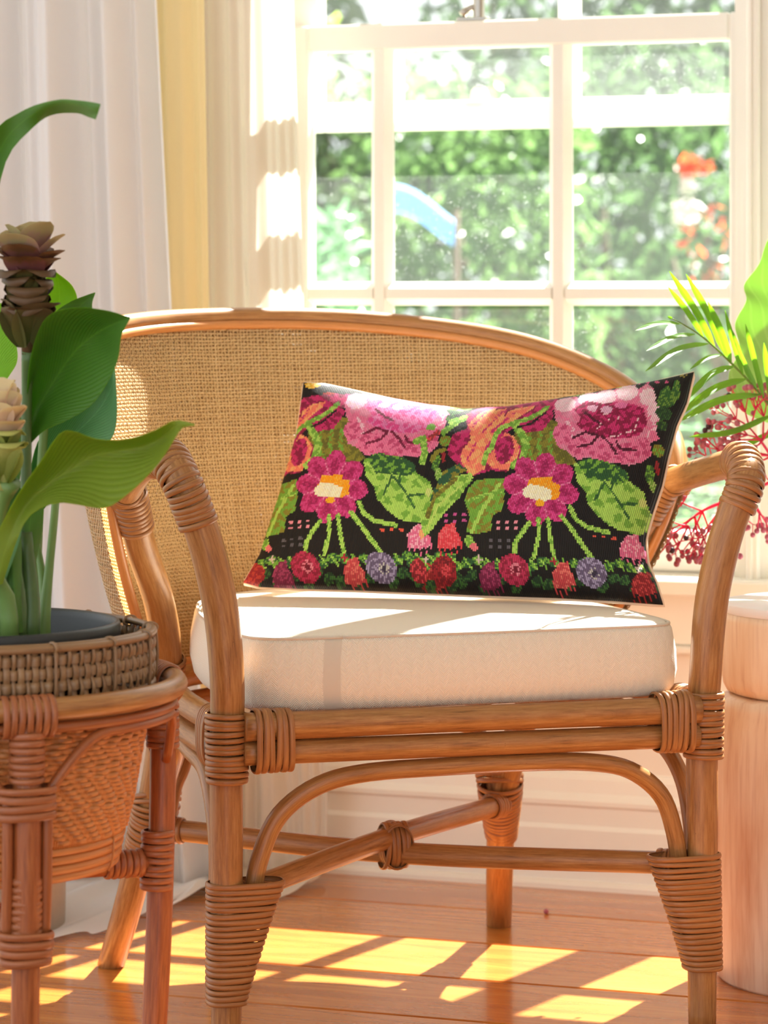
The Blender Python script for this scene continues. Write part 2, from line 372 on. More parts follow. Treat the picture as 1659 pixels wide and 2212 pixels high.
# wall with the window opening
s0, s1, z0, z1 = -0.190, 0.531, 0.440, 2.05
wb = MB()
wb.box(FA, -2.3, s0, 0, 0.16, FLOOR-0.03, 2.55); wb.box(FA, s1, .548, 0, 0.16, FLOOR-0.03, 2.55); wb.box(FA, 1.22, 2.3, 0, 0.16, FLOOR-0.03, 2.55)
wb.box(FA, s0, s1, 0, 0.16, FLOOR-0.03, z0); wb.box(FA, s0, s1, 0, 0.16, z1, 2.55)
wb.box(FA, .548, 1.22, 0, 0.16, FLOOR-0.03, z0); wb.box(FA, .548, 1.22, 0, 0.16, z1, 2.55)
struct('wall_back', wb, M['wall'])
struct('unseen_wall_right', MB().box(FA, 2.3, 2.4, -4.4, 0.16, FLOOR-0.03, 2.65), M['wall'])  # out of view, added to cut the side fill and bounce warm light
struct('unseen_ceiling', MB().box(FA, -2.3, 2.3, -4.4, 0.16, 2.55, 2.65), M['wall'])  # out of view, added to stop sun coming over the wall top
# skirting: moulded profile
def runmould(name, prof, a, b, mat=None):
    P = np.array([[W(s, -d, z) for d, z in prof] for s in (a, b)]); m = MB(); m.grid(P)
    n = len(prof); m.f.append(tuple(range(n))); m.f.append(tuple(range(n, 2*n))[::-1]); m.m += [0, 0]
    return struct(name, m, mat or M['paint'])
Z = FLOOR
runmould('baseboard_back', [(0, Z), (.020, Z), (.020, Z+.082), (.016, Z+.088), (.016, Z+.112), (.019, Z+.116), (.019, Z+.122), (.011, Z+.132), (.008, Z+.150), (.004, Z+.158), (0, Z+.160)], -2.3, 2.3)
runmould('trim_1', [(.020, Z), (.032, Z), (.031, Z+.006), (.027, Z+.010), (.020, Z+.012)], -2.3, 2.3, M['wall'])
# casing and sill around the window
cs = MB()
cs.box(FA, s1, .548, -.018, 0, z0-.005, z1+.10, .002); cs.box(FA, s1+.004, s1+.009, -.022, -.016, z0-.005, z1+.10, .001)
cs.box(FA, 1.22, 1.315, -.018, 0, z0-.005, z1+.10, .002); cs.box(FA, .548, 1.22, -.018, 0, z1, z1+.10, .002)
cs.box(FA, s0-.095, s0, -.018, 0, z0-.005, z1+.10, .002); cs.box(FA, s0, s1, -.018, 0, z1, z1+.10, .002)
struct('trim_2', cs, M['paint'])
sl = MB(); sl.box(FA, s0-.11, 1.33, -.050, .03, z0-.005, z0+.020, .004)
sl.box(FA, s0-.095, 1.315, -.014, 0, z0-.075, z0-.005, .003); sl.box(FA, s0-.095, 1.315, -.022, 0, z0-.086, z0-.075, .003)
struct('trim_3', sl, M['paint'])

# window: two sliding sashes of small panes
def window(nm, s0, s1, cols, SL, SR):
  win = empty(nm, W(SL, 0, z0)); win['kind'] = 'structure'
  jm = MB()
  jm.box(FA, s0, s0+.012, .0, .16, z0, z1); jm.box(FA, s1-.012, s1, .0, .16, z0, z1); jm.box(FA, s0+.012, s1-.012, 0, .16, z1-.02, z1); jm.box(FA, s0+.012, s1-.012, .03, .16, z0, z0+.022)
  for s in (s0+.012, s1-.022): jm.box(FA, s, s+.010, .012, .022, z0, z1)
  mk('window_frame', jm, M['paint'], win, smooth=False)
  BAR = .034
  def bevbar(m, horizontal, c, a, b, t0, t1, wdt=BAR):
      h = wdt/2; fl_ = h*.42; d = t1-t0                 # moulded glazing bar: flat fillet, then slopes to the glass
      pr = [(-h, d*.62), (-h, d*.5), (-fl_, 0), (fl_, 0), (h, d*.5), (h, d*.62), (fl_, d), (-fl_, d)]
      V = []
      for e in (a, b):
          for o_, t in pr:
              V.append(W(c+o_, t0+t, e) if not horizontal else W(e, t0+t, c+o_))
      n = len(pr); f = [(i, (i+1) % n, n+(i+1) % n, n+i) for i in range(n)]+[tuple(range(n))[::-1], tuple(range(n, 2*n))]
      m.add(np.array(V), f)
  def sash(tag_, zb, zt, rail_b, rail_t, mids, t0, t1, sl_, sr):
      st = MB(); st.box(FA, s0+.013, sl_, t0, t1, zb, zt, .003); mk('sash_stile', st, M['paint'], win, smooth=False)
      st = MB(); st.box(FA, sr, s1-.013, t0, t1, zb, zt, .003); mk('sash_stile', st, M['paint'], win, smooth=False)
      st = MB(); st.box(FA, sl_, sr, t0, t1, zb, zb+rail_b, .003); mk('sash_rail', st, M['paint'], win, smooth=False)
      st = MB(); st.box(FA, sl_, sr, t0, t1, zt-rail_t, zt, .003); mk('sash_rail', st, M['paint'], win, smooth=False)
      for c in cols[1:]:
          m = MB(); bevbar(m, False, c, zb+rail_b-.002, zt-rail_t+.002, t0+.002, t1-.002); mk('glazing_bar', m, M['paint'], win, smooth=False)
      for zc in mids:
          m = MB()
          e = [sl_]+cols[1:]+[sr]
          for k in range(len(e)-1):
              bevbar(m, True, zc, e[k]+(0 if k == 0 else BAR*.3), e[k+1]-(0 if k == len(e)-2 else BAR*.3), t0+.003, t1-.003)
          mk('glazing_bar', m, M['paint'], win, smooth=False)
      xs = [sl_]+cols[1:]+[sr]; zs = [zb+rail_b]+list(mids)+[zt-rail_t]; tm = (t0+t1)/2+.003
      for k in range(len(xs)-1):
          for q in range(len(zs)-1):
              a = xs[k]+(BAR/2 if k else 0); b = xs[k+1]-(BAR/2 if k < len(xs)-2 else 0)
              c = zs[q]+(BAR/2 if q else 0); d = zs[q+1]-(BAR/2 if q < len(zs)-2 else 0)
              m = MB(); m.add([W(a, tm, c), W(b, tm, c), W(b, tm, d), W(a, tm, d)], [(0, 1, 2, 3)])
              mk('glass_pane', m, M['glass'], win, smooth=False)
  sash('lower', .463, 1.240, .056, .038, [.8505], .028, .064, SL, SR)
  sash('upper', 1.088, 1.99, .042, .045, [1.54], .072, .106, SL, SR)
window('window_1', s0, s1, [0, -.0185, .2500], -.128, .497)
window('window_2', .548, 1.22, [0, .885], .590, 1.180)
# sash lock on the meeting rail, latch on the outer sash
lk = thing('sash_lock', 'brushed metal sash lock standing on the window rail, top of the picture', 'window lock', W(.115, .045, 1.240))
b = MB(); b.box(FA, .098, .142, .034, .058, 1.2403, 1.2455, .001); mk('base_plate', b, M['nickel'], lk, smooth=False)
b = MB(); b.tube([W(.128, .046, 1.2455), W(.128, .046, 1.275)], .0085, 18); b.tube([W(.128, .046, 1.275), W(.128, .046, 1.279)], [.0085, .004], 18); mk('post', b, M['nickel'], lk, ang=40)
b = MB(); b.tube([W(.128, .046, 1.262), W(.112, .044, 1.258), W(.104, .040, 1.249)], [.005, .0045, .0065], 12); mk('lever', b, M['nickel'], lk)
lt = thing('sash_latch', 'small stone-coloured latch on the outer sash rail behind the middle pane', 'latch', W(.120, .068, 1.130))
b = MB(); b.box(FA, .098, .150, .0655, .0715, 1.1255, 1.1285, .0008); mk('base_plate', b, M['wall'], lt, smooth=False)
b = MB()
P = [W(.107, .0655, 1.1285), W(.137, .0655, 1.1285), W(.137, .0715, 1.1285), W(.107, .0715, 1.1285),
     W(.1095, .0655, 1.143), W(.1335, .0655, 1.143), W(.1335, .0705, 1.143), W(.1095, .0705, 1.143),
     W(.114, .066, 1.148), W(.129, .066, 1.148), W(.129, .070, 1.148), W(.114, .070, 1.148)]
b.add(P, [(0, 1, 5, 4), (1, 2, 6, 5), (2, 3, 7, 6), (3, 0, 4, 7), (4, 5, 9, 8), (5, 6, 10, 9), (6, 7, 11, 10), (7, 4, 8, 11), (8, 9, 10, 11), (0, 3, 2, 1)])
mk('catch', b, paint_mat('aged_cream_metal', srgb(206, 200, 186), .45), lt, smooth=False)

# ------------------------------------------------------------------ curtains
rod = thing('curtain_rod', 'white curtain rod above the window carrying the curtains', 'rod', W(-.3, -.11, 2.16))
b = MB(); b.tube([W(-1.25, -.11, 2.17), W(.75, -.11, 2.17)], .012, 16, nseg=8); mk('pole', b, M['paint'], rod)
for s in (-1.15, .70):
    b = MB(); b.tube([W(s, 0, 2.17), W(s, -.11, 2.17)], .008, 10, nseg=4); mk('bracket', b, M['paint'], rod)
def curtain(name, label, mat, keys, t, folds, pud, hemn, group=None, nu=260):
    """keys: (row y, left px, right px) of the hanging cloth; folds: (freq, amp, phase); pud(u): how far it spills on the floor"""
    ztop = 2.165; nz = 60; npud = 14
    ys = [k[0] for k in keys]
    us = np.linspace(0, 1, nu); P = np.zeros((nz+npud, nu, 3)); rows = []
    zs = np.linspace(ztop, FLOOR+.012, nz)
    for j, z in enumerate(zs):
        Yd = WY+.05; y = HY+(CZ-z)*F/Yd
        l = s_at(np.interp(y, ys, [k[1] for k in keys]), t); r = s_at(np.interp(y, ys, [k[2] for k in keys]), t)
        g = (ztop-z)/ztop
        for i, u in enumerate(us):
            d = sum(a*math.sin(2*math.pi*(f*u+.10*f*math.sin(3.1*u+p))+p+.5*g*math.sin(f+p)) for f, a, p in folds)
            d *= (.75+.5*g)
            P[j, i] = W(l+(r-l)*u, t-d*.9, z)
    base = P[nz-1].copy()
    out = unit(W(0, -1, 0)-W(0, 0, 0))
    for j in range(npud):
        q = (j+1)/npud
        for i, u in enumerate(us):
            L = pud(u)
            z = FLOOR+.005+.012*(1-q)**2+hemn*math.sin(q*2.6)*(.5+.5*math.sin(19*u+2))*(.6+.4*math.sin(47*u))
            P[nz+j, i] = base[i]+out*(L*q)+np.array([.012*math.sin(31*u+4*q)*q, 0, 0]); P[nz+j, i, 2] = max(z, FLOOR+.003)
    m = MB(); uv = np.zeros((nz+npud, nu, 2)); uv[..., 0] = us[None]*1.2; uv[..., 1] = np.concatenate([zs, zs[-1]-.02*np.arange(1, npud+1)])[:, None]
    m.grid(P, uv)
    o = mk(name, m, mat); tag(o, label, 'curtain', group); return o
curtain('sheer_curtain', 'sheer white curtain at the left edge, hanging in soft folds onto the floor', M['sheer'],
        [(0, -190, 337), (690, -190, 371), (1300, -190, 420), (2000, -190, 470)], -.230,
        [(5, .026, .3), (11, .014, 1.9), (23, .0045, .7), (2, .012, 2.0)],
        lambda u: .27+.12*math.sin(9*u+1.2)+.05*math.sin(37*u)+.03*math.sin(83*u), .016)
curtain('backlight_tint_curtain', 'curtain strip coloured pale yellow to paint in warm backlight, between the white sheer and the cream linen', M['yellow'],
        [(0, 300, 440), (690, 320, 452), (2000, 350, 500)], -.140,
        [(2, .007, .3), (5, .003, 1.9)], lambda u: .02, .002, nu=120)
curtain('linen_curtain', 'cream linen curtain with narrow folds beside the window panes', M['linen'],
        [(0, 425, 632), (690, 432, 655), (1300, 440, 668), (1700, 440, 705), (2000, 440, 700)], -.092,
        [(2, .011, 1.3), (5, .006, .4), (11, .0025, 2.2)],
        lambda u: .17+.05*math.sin(11*u)+.03*math.sin(29*u+1), .012, nu=160)

# ------------------------------------------------------------------ garden behind the glass
t = NT('garden_ground'); gn = t.noise(t.coord('Object'), 6, 5)
M['ground'] = t.done(t.pbsdf(t.ramp(gn, [(0.35, srgb(60, 92, 44)), (0.7, srgb(120, 150, 80))]), 0.9))
g = MB()
gx = np.linspace(-14, 14, 30); gy = np.linspace(4.9, 34, 30)
P = np.array([[(x, y, -.45+.03*math.sin(x*2)+.03*math.sin(y*1.7)) for x in gx] for y in gy]); g.grid(P)
struct('garden_ground', g, M['ground'], smooth=True)
def garden_leaf(name, c, tc, tr=.5, rough=.3):
    return plain(name, c, rough, tr, tc, .6)
GL = {'deep': garden_leaf('garden_leaf_deep', srgb(58, 84, 56), srgb(92, 124, 74)), 'mid': garden_leaf('garden_leaf_mid', srgb(78, 112, 70), srgb(122, 158, 92)),
      'lime': garden_leaf('garden_leaf_lime', srgb(150, 190, 70), srgb(200, 230, 80)), 'jade': garden_leaf('garden_leaf_jade', srgb(92, 136, 104), srgb(126, 176, 126)),
      'red': garden_leaf('garden_flower_red', srgb(226, 70, 50), srgb(255, 110, 60)), 'wine': garden_leaf('garden_leaf_wine', srgb(120, 62, 60), srgb(170, 80, 70)),
      'white': garden_leaf('garden_flower_white', srgb(240, 230, 228), srgb(255, 240, 240)), 'bark': plain('garden_bark', srgb(120, 100, 84), .9)}
def leaves(cx, cy, cz, rx, ry, rz, n, size, seed, asp=.4, droop=0.0):
    r = np.random.RandomState(seed); m = MB()
    d = r.normal(size=(n, 3)); d /= np.linalg.norm(d, axis=1)[:, None]; rad = r.uniform(.45, 1, n)**.5
    lump = 1+.22*np.sin(d[:, 0]*5+seed)*np.sin(d[:, 2]*6+seed*2)
    C = np.array([cx, cy, cz])+d*(rad*lump)[:, None]*np.array([rx, ry, rz])
    C[:, 2] = np.maximum(C[:, 2], -.38)
    a = r.normal(size=(n, 3)); a[:, 2] -= droop; a /= np.linalg.norm(a, axis=1)[:, None]
    b = np.cross(a, r.normal(size=(n, 3))); b /= np.linalg.norm(b, axis=1)[:, None]; nn = np.cross(a, b)
    sz = size*r.uniform(.6, 1.3, n)[:, None]
    V = np.stack([C-a*sz, C+b*sz*asp-nn*sz*.1-a*sz*.1, C+a*sz, C-b*sz*asp-nn*sz*.1-a*sz*.1, C+nn*sz*.06], 1).reshape(-1, 3)
    f = []
    for i in range(n):
        o = i*5; f += [(o, o+1, o+4), (o+1, o+2, o+4), (o+2, o+3, o+4), (o+3, o, o+4)]
    m.add(V, f); return m
def shrub(label, cx, cy, cz, rx, ry, rz, n, size, mat, seed, extra=None, asp=.4, cat='shrub', name='garden_shrub', droop=0, group=None):
    e = thing(name, label, cat, (cx, cy, -.45), group)
    o = mk('foliage', leaves(cx, cy, cz, rx, ry, rz, n, size, seed, asp, droop), GL[mat], e, smooth=False); o['kind'] = 'stuff'
    tr = MB(); tr.tube([(cx, cy, -.47), (cx+.03, cy, cz-rz*.5), (cx-.02, cy+.02, cz+rz*.3)], [.05, .035, .015], 8, nseg=8)
    for k in range(4):
        a = k*1.6+seed; tr.tube([(cx, cy, cz-rz*.5), (cx+math.cos(a)*rx*.4, cy+math.sin(a)*ry*.4, cz+rz*.2)], [.02, .008], 6, nseg=4)
    mk('trunk', tr, GL['bark'], e)
    for nm, mt, args in (extra or []):
        o = mk(nm, leaves(*args), GL[mt], e, smooth=False); o['kind'] = 'stuff'
    return e
shrub('tall dense dark green hedge tree closing the garden behind everything', 0.6, 16.2, 1.7, 3.4, .8, 2.6, 16000, .10, 'deep', 3, cat='tree', name='garden_tree')
shrub('broad dark hedge tree at the far left of the garden', -4.6, 13.9, 1.6, 2.0, .8, 2.3, 8000, .10, 'deep', 5, cat='tree', name='garden_tree')
shrub('broad dark hedge tree at the far right of the garden', 6.0, 13.9, 1.6, 2.1, .8, 2.3, 8000, .10, 'deep', 6, cat='tree', name='garden_tree')
shrub('rounded mid green shrub seen through the middle panes', .32, 12.0, .80, .60, .45, 1.0, 2400, .055, 'mid', 11)
shrub('loose jade shrub seen at the left window pane beside the linen curtain', -.42, 10.7, .55, .46, .45, .85, 1700, .06, 'jade', 12)
shrub('glossy dark shrub right of the middle panes with scattered light', .98, 13.2, .9, .58, .45, 1.15, 2200, .05, 'deep', 13)
shrub('red flowered bush seen at the right window pane', 1.20, 11.0, .80, .36, .3, .98, 1100, .05, 'deep', 14,
      [('blossom', 'red', (1.09, 10.6, 1.31, .065, .07, .035, 50, .03, 3)), ('blossom', 'red', (1.13, 10.6, 1.05, .10, .1, .16, 34, .028, 4)),
       ('blossom', 'white', (1.06, 10.55, 1.17, .05, .08, .10, 40, .03, 5))])
shrub('lime green overhanging branch at the upper left of the window', -.34, 9.6, 1.62, .18, .2, .30, 260, .05, 'lime', 15, cat='tree', name='garden_tree')
for k, (x, y, s_, lab) in enumerate([(-.12, 6.5, 1, 'low jade fern patch below the left panes'), (.34, 8.0, 1.1, 'low jade fern patch below the middle panes'),
                                    (.98, 6.6, .95, 'low jade fern patch below the right panes'), (1.30, 8.3, 1.1, 'low jade fern patch right of the window')]):
    e = thing('garden_fern', lab, 'fern', (x, y, -.45), None)
    m = MB(); r = np.random.RandomState(40+k)
    for q in range(46):
        a = r.uniform(0, 6.28); L = r.uniform(.35, .62)*s_; h = r.uniform(.7, 1.12)*s_
        pts = catmull([(x, y, -.45), (x+.35*L*math.cos(a), y+.35*L*math.sin(a), -.45+h*.75), (x+L*math.cos(a), y+L*math.sin(a), -.45+h*.86)], 16)
        for j in range(2, 15):
            for sd in (-1, 1):
                tdir = unit(pts[j+1]-pts[j]); sdv = unit(np.cross(tdir, [0, 0, 1]))*sd
                w_ = .10*math.sin(j/16*math.pi)+.02; c = pts[j]
                tip = c+sdv*w_+tdir*w_*.5-np.array([0, 0, w_*.25])
                m.add([c-tdir*.012, tip, c+tdir*.016], [(0, 1, 2)])
    o = mk('frond', m, GL['jade'] if k != 2 else GL['mid'], e, smooth=False); o['kind'] = 'stuff'
# a pale blue cloth glimpsed in the garden
m = MB(); P = np.array([[(-.02+.26*u+0.0*v, 9.9+.25*v, 1.215-.10*u*u+.015*math.sin(5*u)-.07*v) for u in np.linspace(0, 1, 14)] for v in np.linspace(0, 1, 6)])
m.grid(P); P2 = P.copy(); P2[..., 2] -= .012; m.grid(P2[::-1])
o = thing('shade_cloth', 'pale blue cloth strung between poles among the garden greenery', 'cloth', (.1, 10, -.45))
mk('canopy', m, plain('pale_blue_cloth', srgb(150, 190, 235), .6, .5), o)
for xx, yy in ((-.02, 9.9), (.24, 9.9), (.24, 10.15), (-.02, 10.15)):
    m = MB(); m.tube([(xx, yy, -.46), (xx, yy, 1.14 if xx > .1 else 1.2)], .008, 8, nseg=3); mk('pole', m, GL['bark'], o)

# ================================================================== THE ARMCHAIR
chair = thing('rattan_armchair', 'rattan tub armchair with woven cane back and bound joints, white seat cushion on it', 'armchair', (OX-.2*SI, OY+.2*CO, FLOOR))
def ch(name, m, mat='rattan', **kw): return mk(name, m, M[mat], chair, **kw)
post = [(.276, FLOOR), (.276, .12), (.276, .25), (.276, .36), (.277, .43), (.283, .50), (.296, .56), (.311, .605), (.324, .636), (.331, .652)]
for sd in (-1, 1):
    dz = .010 if sd < 0 else -.004
    pts = [K(sd*a, -.008 if z > .4 else 0, z+(dz*(z-.4)/.25 if z > .4 else 0)) for a, z in post[:-1]]
    pts += [K(sd*.330, -.004, .650+dz), K(sd*.333, .012, .661+dz), K(sd*.335, .030, .664+dz)]
    r = [.0155, .0168, .0178, .0180, .0185, .0190, .0190, .0185, .018, .0178, .0172, .016]
    ch('leg', MB().tube(pts, r, 20), 'rattan')
# arm rails
armL = [K(-.334, .014, .667), K(-.339, .05, .668), K(-.342, .12, .655), K(-.338, .19, .632), K(-.334, .235, .618)]
armR = [K(.334, .014, .656), K(.340, .06, .654), K(.346, .14, .642), K(.349, .22, .628), K(.349, .275, .618)]
for p in (armL, armR): ch('arm_rail', MB().tube(p, .0165, 18))
# back uprights run down into the splayed rear legs
upL = [K(-.330, .222, .622), K(-.307, .262, .56), K(-.275, .305, .49), K(-.256, .345, .42), K(-.250, .385, .33), K(-.257, .420, .23), K(-.270, .468, .12), K(-.283, .523, FLOOR)]
upR = [K(.345, .262, .620), K(.318, .290, .56), K(.282, .315, .49), K(.250, .350, .42), K(.215, .395, .33), K(.199, .432, .23), K(.222, .510, .12), K(.256, .606, FLOOR)]
rear = []
for p in (upL, upR): rear.append(ch('leg', MB().tube(p, [.0175, .018, .018, .018, .018, .018, .0175, .0165], 20)))
for sd, p in ((-1, upL), (1, upR)):                                # feet plugs
    q = p[-1]; mk('foot_cap', MB().tube([q-[0, 0, .0018], q+[0, 0, .002]], .0125, 14, nseg=2), M['binding'], rear[0 if sd < 0 else 1])

# seat frame: front, side and back rails (double poles)
fr = [(-.262, -.018), (.262, -.018)]
def zrail(a, zl, zr): return zl+(zr-zl)*(a+.276)/.552
ch('front_rail', MB().tube([K(a, -.020, zrail(a, .388, .385)) for a in np.linspace(-.262, .262, 6)], [.0155, .0145, .014, .014, .0145, .0155], 18))
ch('front_rail', MB().tube([K(a, -.016, zrail(a, .3600, .3555)) for a in np.linspace(-.262, .262, 6)], [.0135, .0130, .0128, .0128, .0130, .0135], 18))
for sd, ub in ((-1, (-.252, .375)), (1, (.244, .38))):
    for z, r in ((.386, .0145), (.354, .0125)):
        ch('side_rail', MB().tube([K(sd*.276, .012, z), K(sd*.270, .19, z), K(ub[0], ub[1], z)], r, 16))
for z, r in ((.386, .0135), (.356, .011)):
    ch('back_rail', MB().tube([K(-.25, .385, z), K(-.17, .47, z), K(0, .52, z), K(.17, .47, z), K(.242, .39, z)], r, 14))
# seat slats carry the cushion
for k, a in enumerate(np.linspace(-.2, .2, 6)):
    ch('seat_slat', MB().tube([K(a, -.01, .386), K(a*.95, .2, .386), K(a*.9, .50-abs(a)*.45, .386)], .006, 8, step=.05))
# arched braces
archF = [K(-.246, .004, .205), K(-.238, .002, .245), K(-.218, 0, .288), K(-.178, -.004, .318), K(-.125, -.008, .331), K(-.03, -.010, .334), K(.07, -.010, .334),
         K(.140, -.008, .330), K(.188, -.004, .318), K(.226, 0, .288), K(.243, .002, .245), K(.250, .004, .205)]
ch('arched_brace', MB().tube(archF, .0100, 14))
for sd, e in ((-1, (-.252, .372)), (1, (.212, .395))):
    A = [K(sd*.278, .030, .205), K(sd*.277, .034, .25), K(sd*.276, .055, .295), K(sd*.273, .10, .326), K(sd*.27, .17, .334), K(sd*.264, .25, .336)]+([K(-.252, .31, .312), K(-.252, .355, .27), K(e[0], e[1]+.02, .218)] if sd < 0 else [K(.256, .31, .340)])
    ch('arched_brace', MB().tube(A, .0095, 14))
A = [K(-.240, .405, .22), K(-.225, .41, .27), K(-.18, .43, .31), K(0, .45, .33), K(.15, .45, .31), K(.182, .442, .27), K(.190, .44, .22)]
ch('arched_brace', MB().tube(A, .0095, 14))
# crossed stretchers
x1 = [K(-.262, .018, .203), K(-.02, .225, .216), K(.192, .425, .212)]
x2 = [K(.262, .016, .207), K(-.01, .225, .198), K(-.248, .412, .208)]
ch('cross_stretcher', MB().tube(x1, .0125, 16)); ch('cross_stretcher', MB().tube(x2, .0130, 16))

# ---------------------------------------------------------------- cane back (P gives a point of the sheet)
def interp_curve(keys):
    C = catmull([(a, b, 0) for a, b in keys], 200)[:, :2]
    d = np.r_[0, np.cumsum(np.linalg.norm(np.diff(C, axis=0), axis=1))]; return C, d/d[-1]
cB = interp_curve([(-.262, .355), (-.262, .42), (-.21, .505), (-.11, .565), (0, .585), (.11, .57), (.21, .51), (.262, .43), (.262, .360)])
cM = interp_curve([(-.350, .232), (-.350, .31), (-.310, .43), (-.18, .548), (0, .595), (.18, .560), (.31, .455), (.362, .35), (.364, .272)])
cT = interp_curve([(-.352, .250), (-.362, .34), (-.325, .47), (-.19, .590), (0, .632), (.19, .600), (.325, .50), (.378, .38), (.372, .290)])
def ev(c, t): return np.stack([np.interp(t, c[1], c[0][:, 0]), np.interp(t, c[1], c[0][:, 1])], -1)
zB, zM, zT = .392, .62, .82
def PS(t, z):
    b, m, q = ev(cB, t), ev(cM, t), ev(cT, t); z = np.asarray(z, float)[..., None]
    l = b*(z-zM)*(z-zT)/((zB-zM)*(zB-zT))+m*(z-zB)*(z-zT)/((zM-zB)*(zM-zT))+q*(z-zB)*(z-zM)/((zT-zB)*(zT-zM))
    X = OX+l[..., 0]*CO-l[..., 1]*SI; Y = OY+l[..., 0]*SI+l[..., 1]*CO
    return np.stack([X, Y, np.broadcast_to(z[..., 0], X.shape)], -1)
HT = np.array([0, .02, .06, .12, .20, .30, .42, .54, .66, .76, .85, .92, .97, 1.0])
HZ = np.array([.618, .655, .715, .765, .792, .806, .812, .810, .797, .774, .735, .690, .650, .612])
hC = catmull(np.stack([HT, HZ, HT*0], 1), 400)
def zh(t): return np.interp(t, hC[:, 0], hC[:, 1])
def nrm(t, z):
    e = .004; a = PS(t+e, z)-PS(t-e, z); b = PS(t, z+e)-PS(t, z-e)
    n = np.cross(a, b); return n/np.linalg.norm(n, axis=-1)[..., None]
INW = 1.0 if np.dot(nrm(np.array([.5]), np.array([.6]))[0], K(0, .2, .6)-K(0, .6, .6)) > 0 else -1.0
def weave(NV, NH, WID, AMP, RID, shift):
    """plain weave of upright and level strands on the sheet; shift moves it outwards"""
    web = MB(); tt = (np.arange(NV)+.5)/NV; pitch = (zT-zB)/NH
    def strand(Pc, N, S, wd, off):
        N = N*INW; Cn = Pc+N*off[:, None]-N*shift
        wdv = wd*(1+.12*math.sin(rnd.random()*6))
        rows = np.stack([Cn-S*wdv, Cn-S*wdv*.55+N*RID*.8, Cn+S*wdv*.55+N*RID*.8, Cn+S*wdv], 1)
        uv = np.zeros(rows.shape[:2]+(2,)); uv[..., 1] = np.linspace(0, len(Pc)*.002, len(Pc))[:, None]+rnd.random()*9; uv[..., 0] = rnd.random()*.4
        web.grid(rows, uv)
    for i, t_ in enumerate(tt):
        top = float(zh(t_)); n = max(4, int((top-zB)/pitch)+1)
        z = np.minimum(zB+np.arange(n+1)*pitch, top); ph = rnd.random()*6
        tv = t_+.00045*np.sin(z*34+ph)
        Pc = PS(tv, z); N = nrm(tv, z); S = np.cross(N, [0, 0, 1.0]); S /= np.linalg.norm(S, axis=1)[:, None]
        strand(Pc, N, S, WID, AMP*np.where((np.arange(len(z))+i) % 2 == 0, 1, -1))
    for j in range(NH):
        z = zB+j*pitch
        ok = [t_ for t_ in tt if zh(t_) > z]
        if len(ok) < 4: continue
        i0 = int(round(ok[0]*NV-.5)); tv = np.array(ok); ph = rnd.random()*6; zz = np.full(len(tv), z)+.0005*np.sin(tv*70+ph)
        Pc = PS(tv, zz); N = nrm(tv, zz); S = np.tile([0, 0, 1.0], (len(tv), 1))
        strand(Pc, N, S, WID, -AMP*np.where((np.arange(len(tv))+i0+j) % 2 == 0, 1, -1))
    return web
wo = ch('woven_cane', weave(252, 98, .00112, .0011, .0010, 0.0), 'cane', smooth=False); wo['kind'] = 'stuff'
wo = ch('woven_cane', weave(252, 98, .00205, .0007, .0005, .0130), 'cane_outer', smooth=False); wo['kind'] = 'stuff'
# rim of the back
th_ = np.linspace(0, 1, 70)
rimP = PS(th_, zh(th_)); rimN = nrm(np.clip(th_, .01, .99), zh(th_)-.004)
cen = K(0, .25, .6); sgn = np.sign(np.sum((cen-rimP)*rimN, axis=1))[:, None]; rimN = rimN*sgn      # towards the sitter
ch('back_hoop', MB().tube(rimP-rimN*.004+np.array([0, 0, .009]), .0115, 16, step=.01))
ch('rim_strip', MB().tube(rimP+rimN*.006-np.array([0, 0, .004]), .0058, 10, step=.01), 'strip')
ch('rim_strip', MB().tube(rimP-rimN*.014-np.array([0, 0, .003]), .0050, 10, step=.01), 'strip')
for e, sd in ((0.0, -1), (1.0, 1)):
    zz = np.linspace(zB-.004, .632, 24); Q = PS(np.full(24, e), zz); ch('rim_strip', MB().tube(Q, .0060, 10), 'strip')
zz = np.full(70, zB); Q = PS(th_, zz); ch('bottom_band', MB().tube(Q, .0075, 10, step=.012), 'strip')

# ---------------------------------------------------------------- bindings, one object per joint
def bind(path, r0, r1, n, pitch_, u=(1, 0, 0), flat=1.0, hw=.0030, th=.0016, mat='binding', parent=None, wide=None, shift=None, **kw):
    m = MB(); C = catmull(path, 200); d = np.r_[0, np.cumsum(np.linalg.norm(np.diff(C, axis=0), axis=1))]
    T = np.gradient(C, axis=0)
    for k in range(n):
        x = (k+.5)*pitch_; f = (k+.5)/n
        if x > d[-1]: break
        c = np.array([np.interp(x, d, C[:, q]) for q in range(3)]); t_ = np.array([np.interp(x, d, T[:, q]) for q in range(3)])
        r = r0+(r1-r0)*f
        ru = r if wide is None else wide[0]+(wide[1]-wide[0])*f
        if shift is not None: c = c+np.array(shift)*(ru-r)
        m.coil(c, t_, u, ru, r*flat, hw*rnd.uniform(.88, 1.1), th*rnd.uniform(.85, 1.2), **kw)
    return mk('binding', m, M[mat], parent or chair)
ua = K(1, 0, 0)-K(0, 0, 0); ub_ = K(0, 1, 0)-K(0, 0, 0); uz = np.array([0, 0, 1.0])
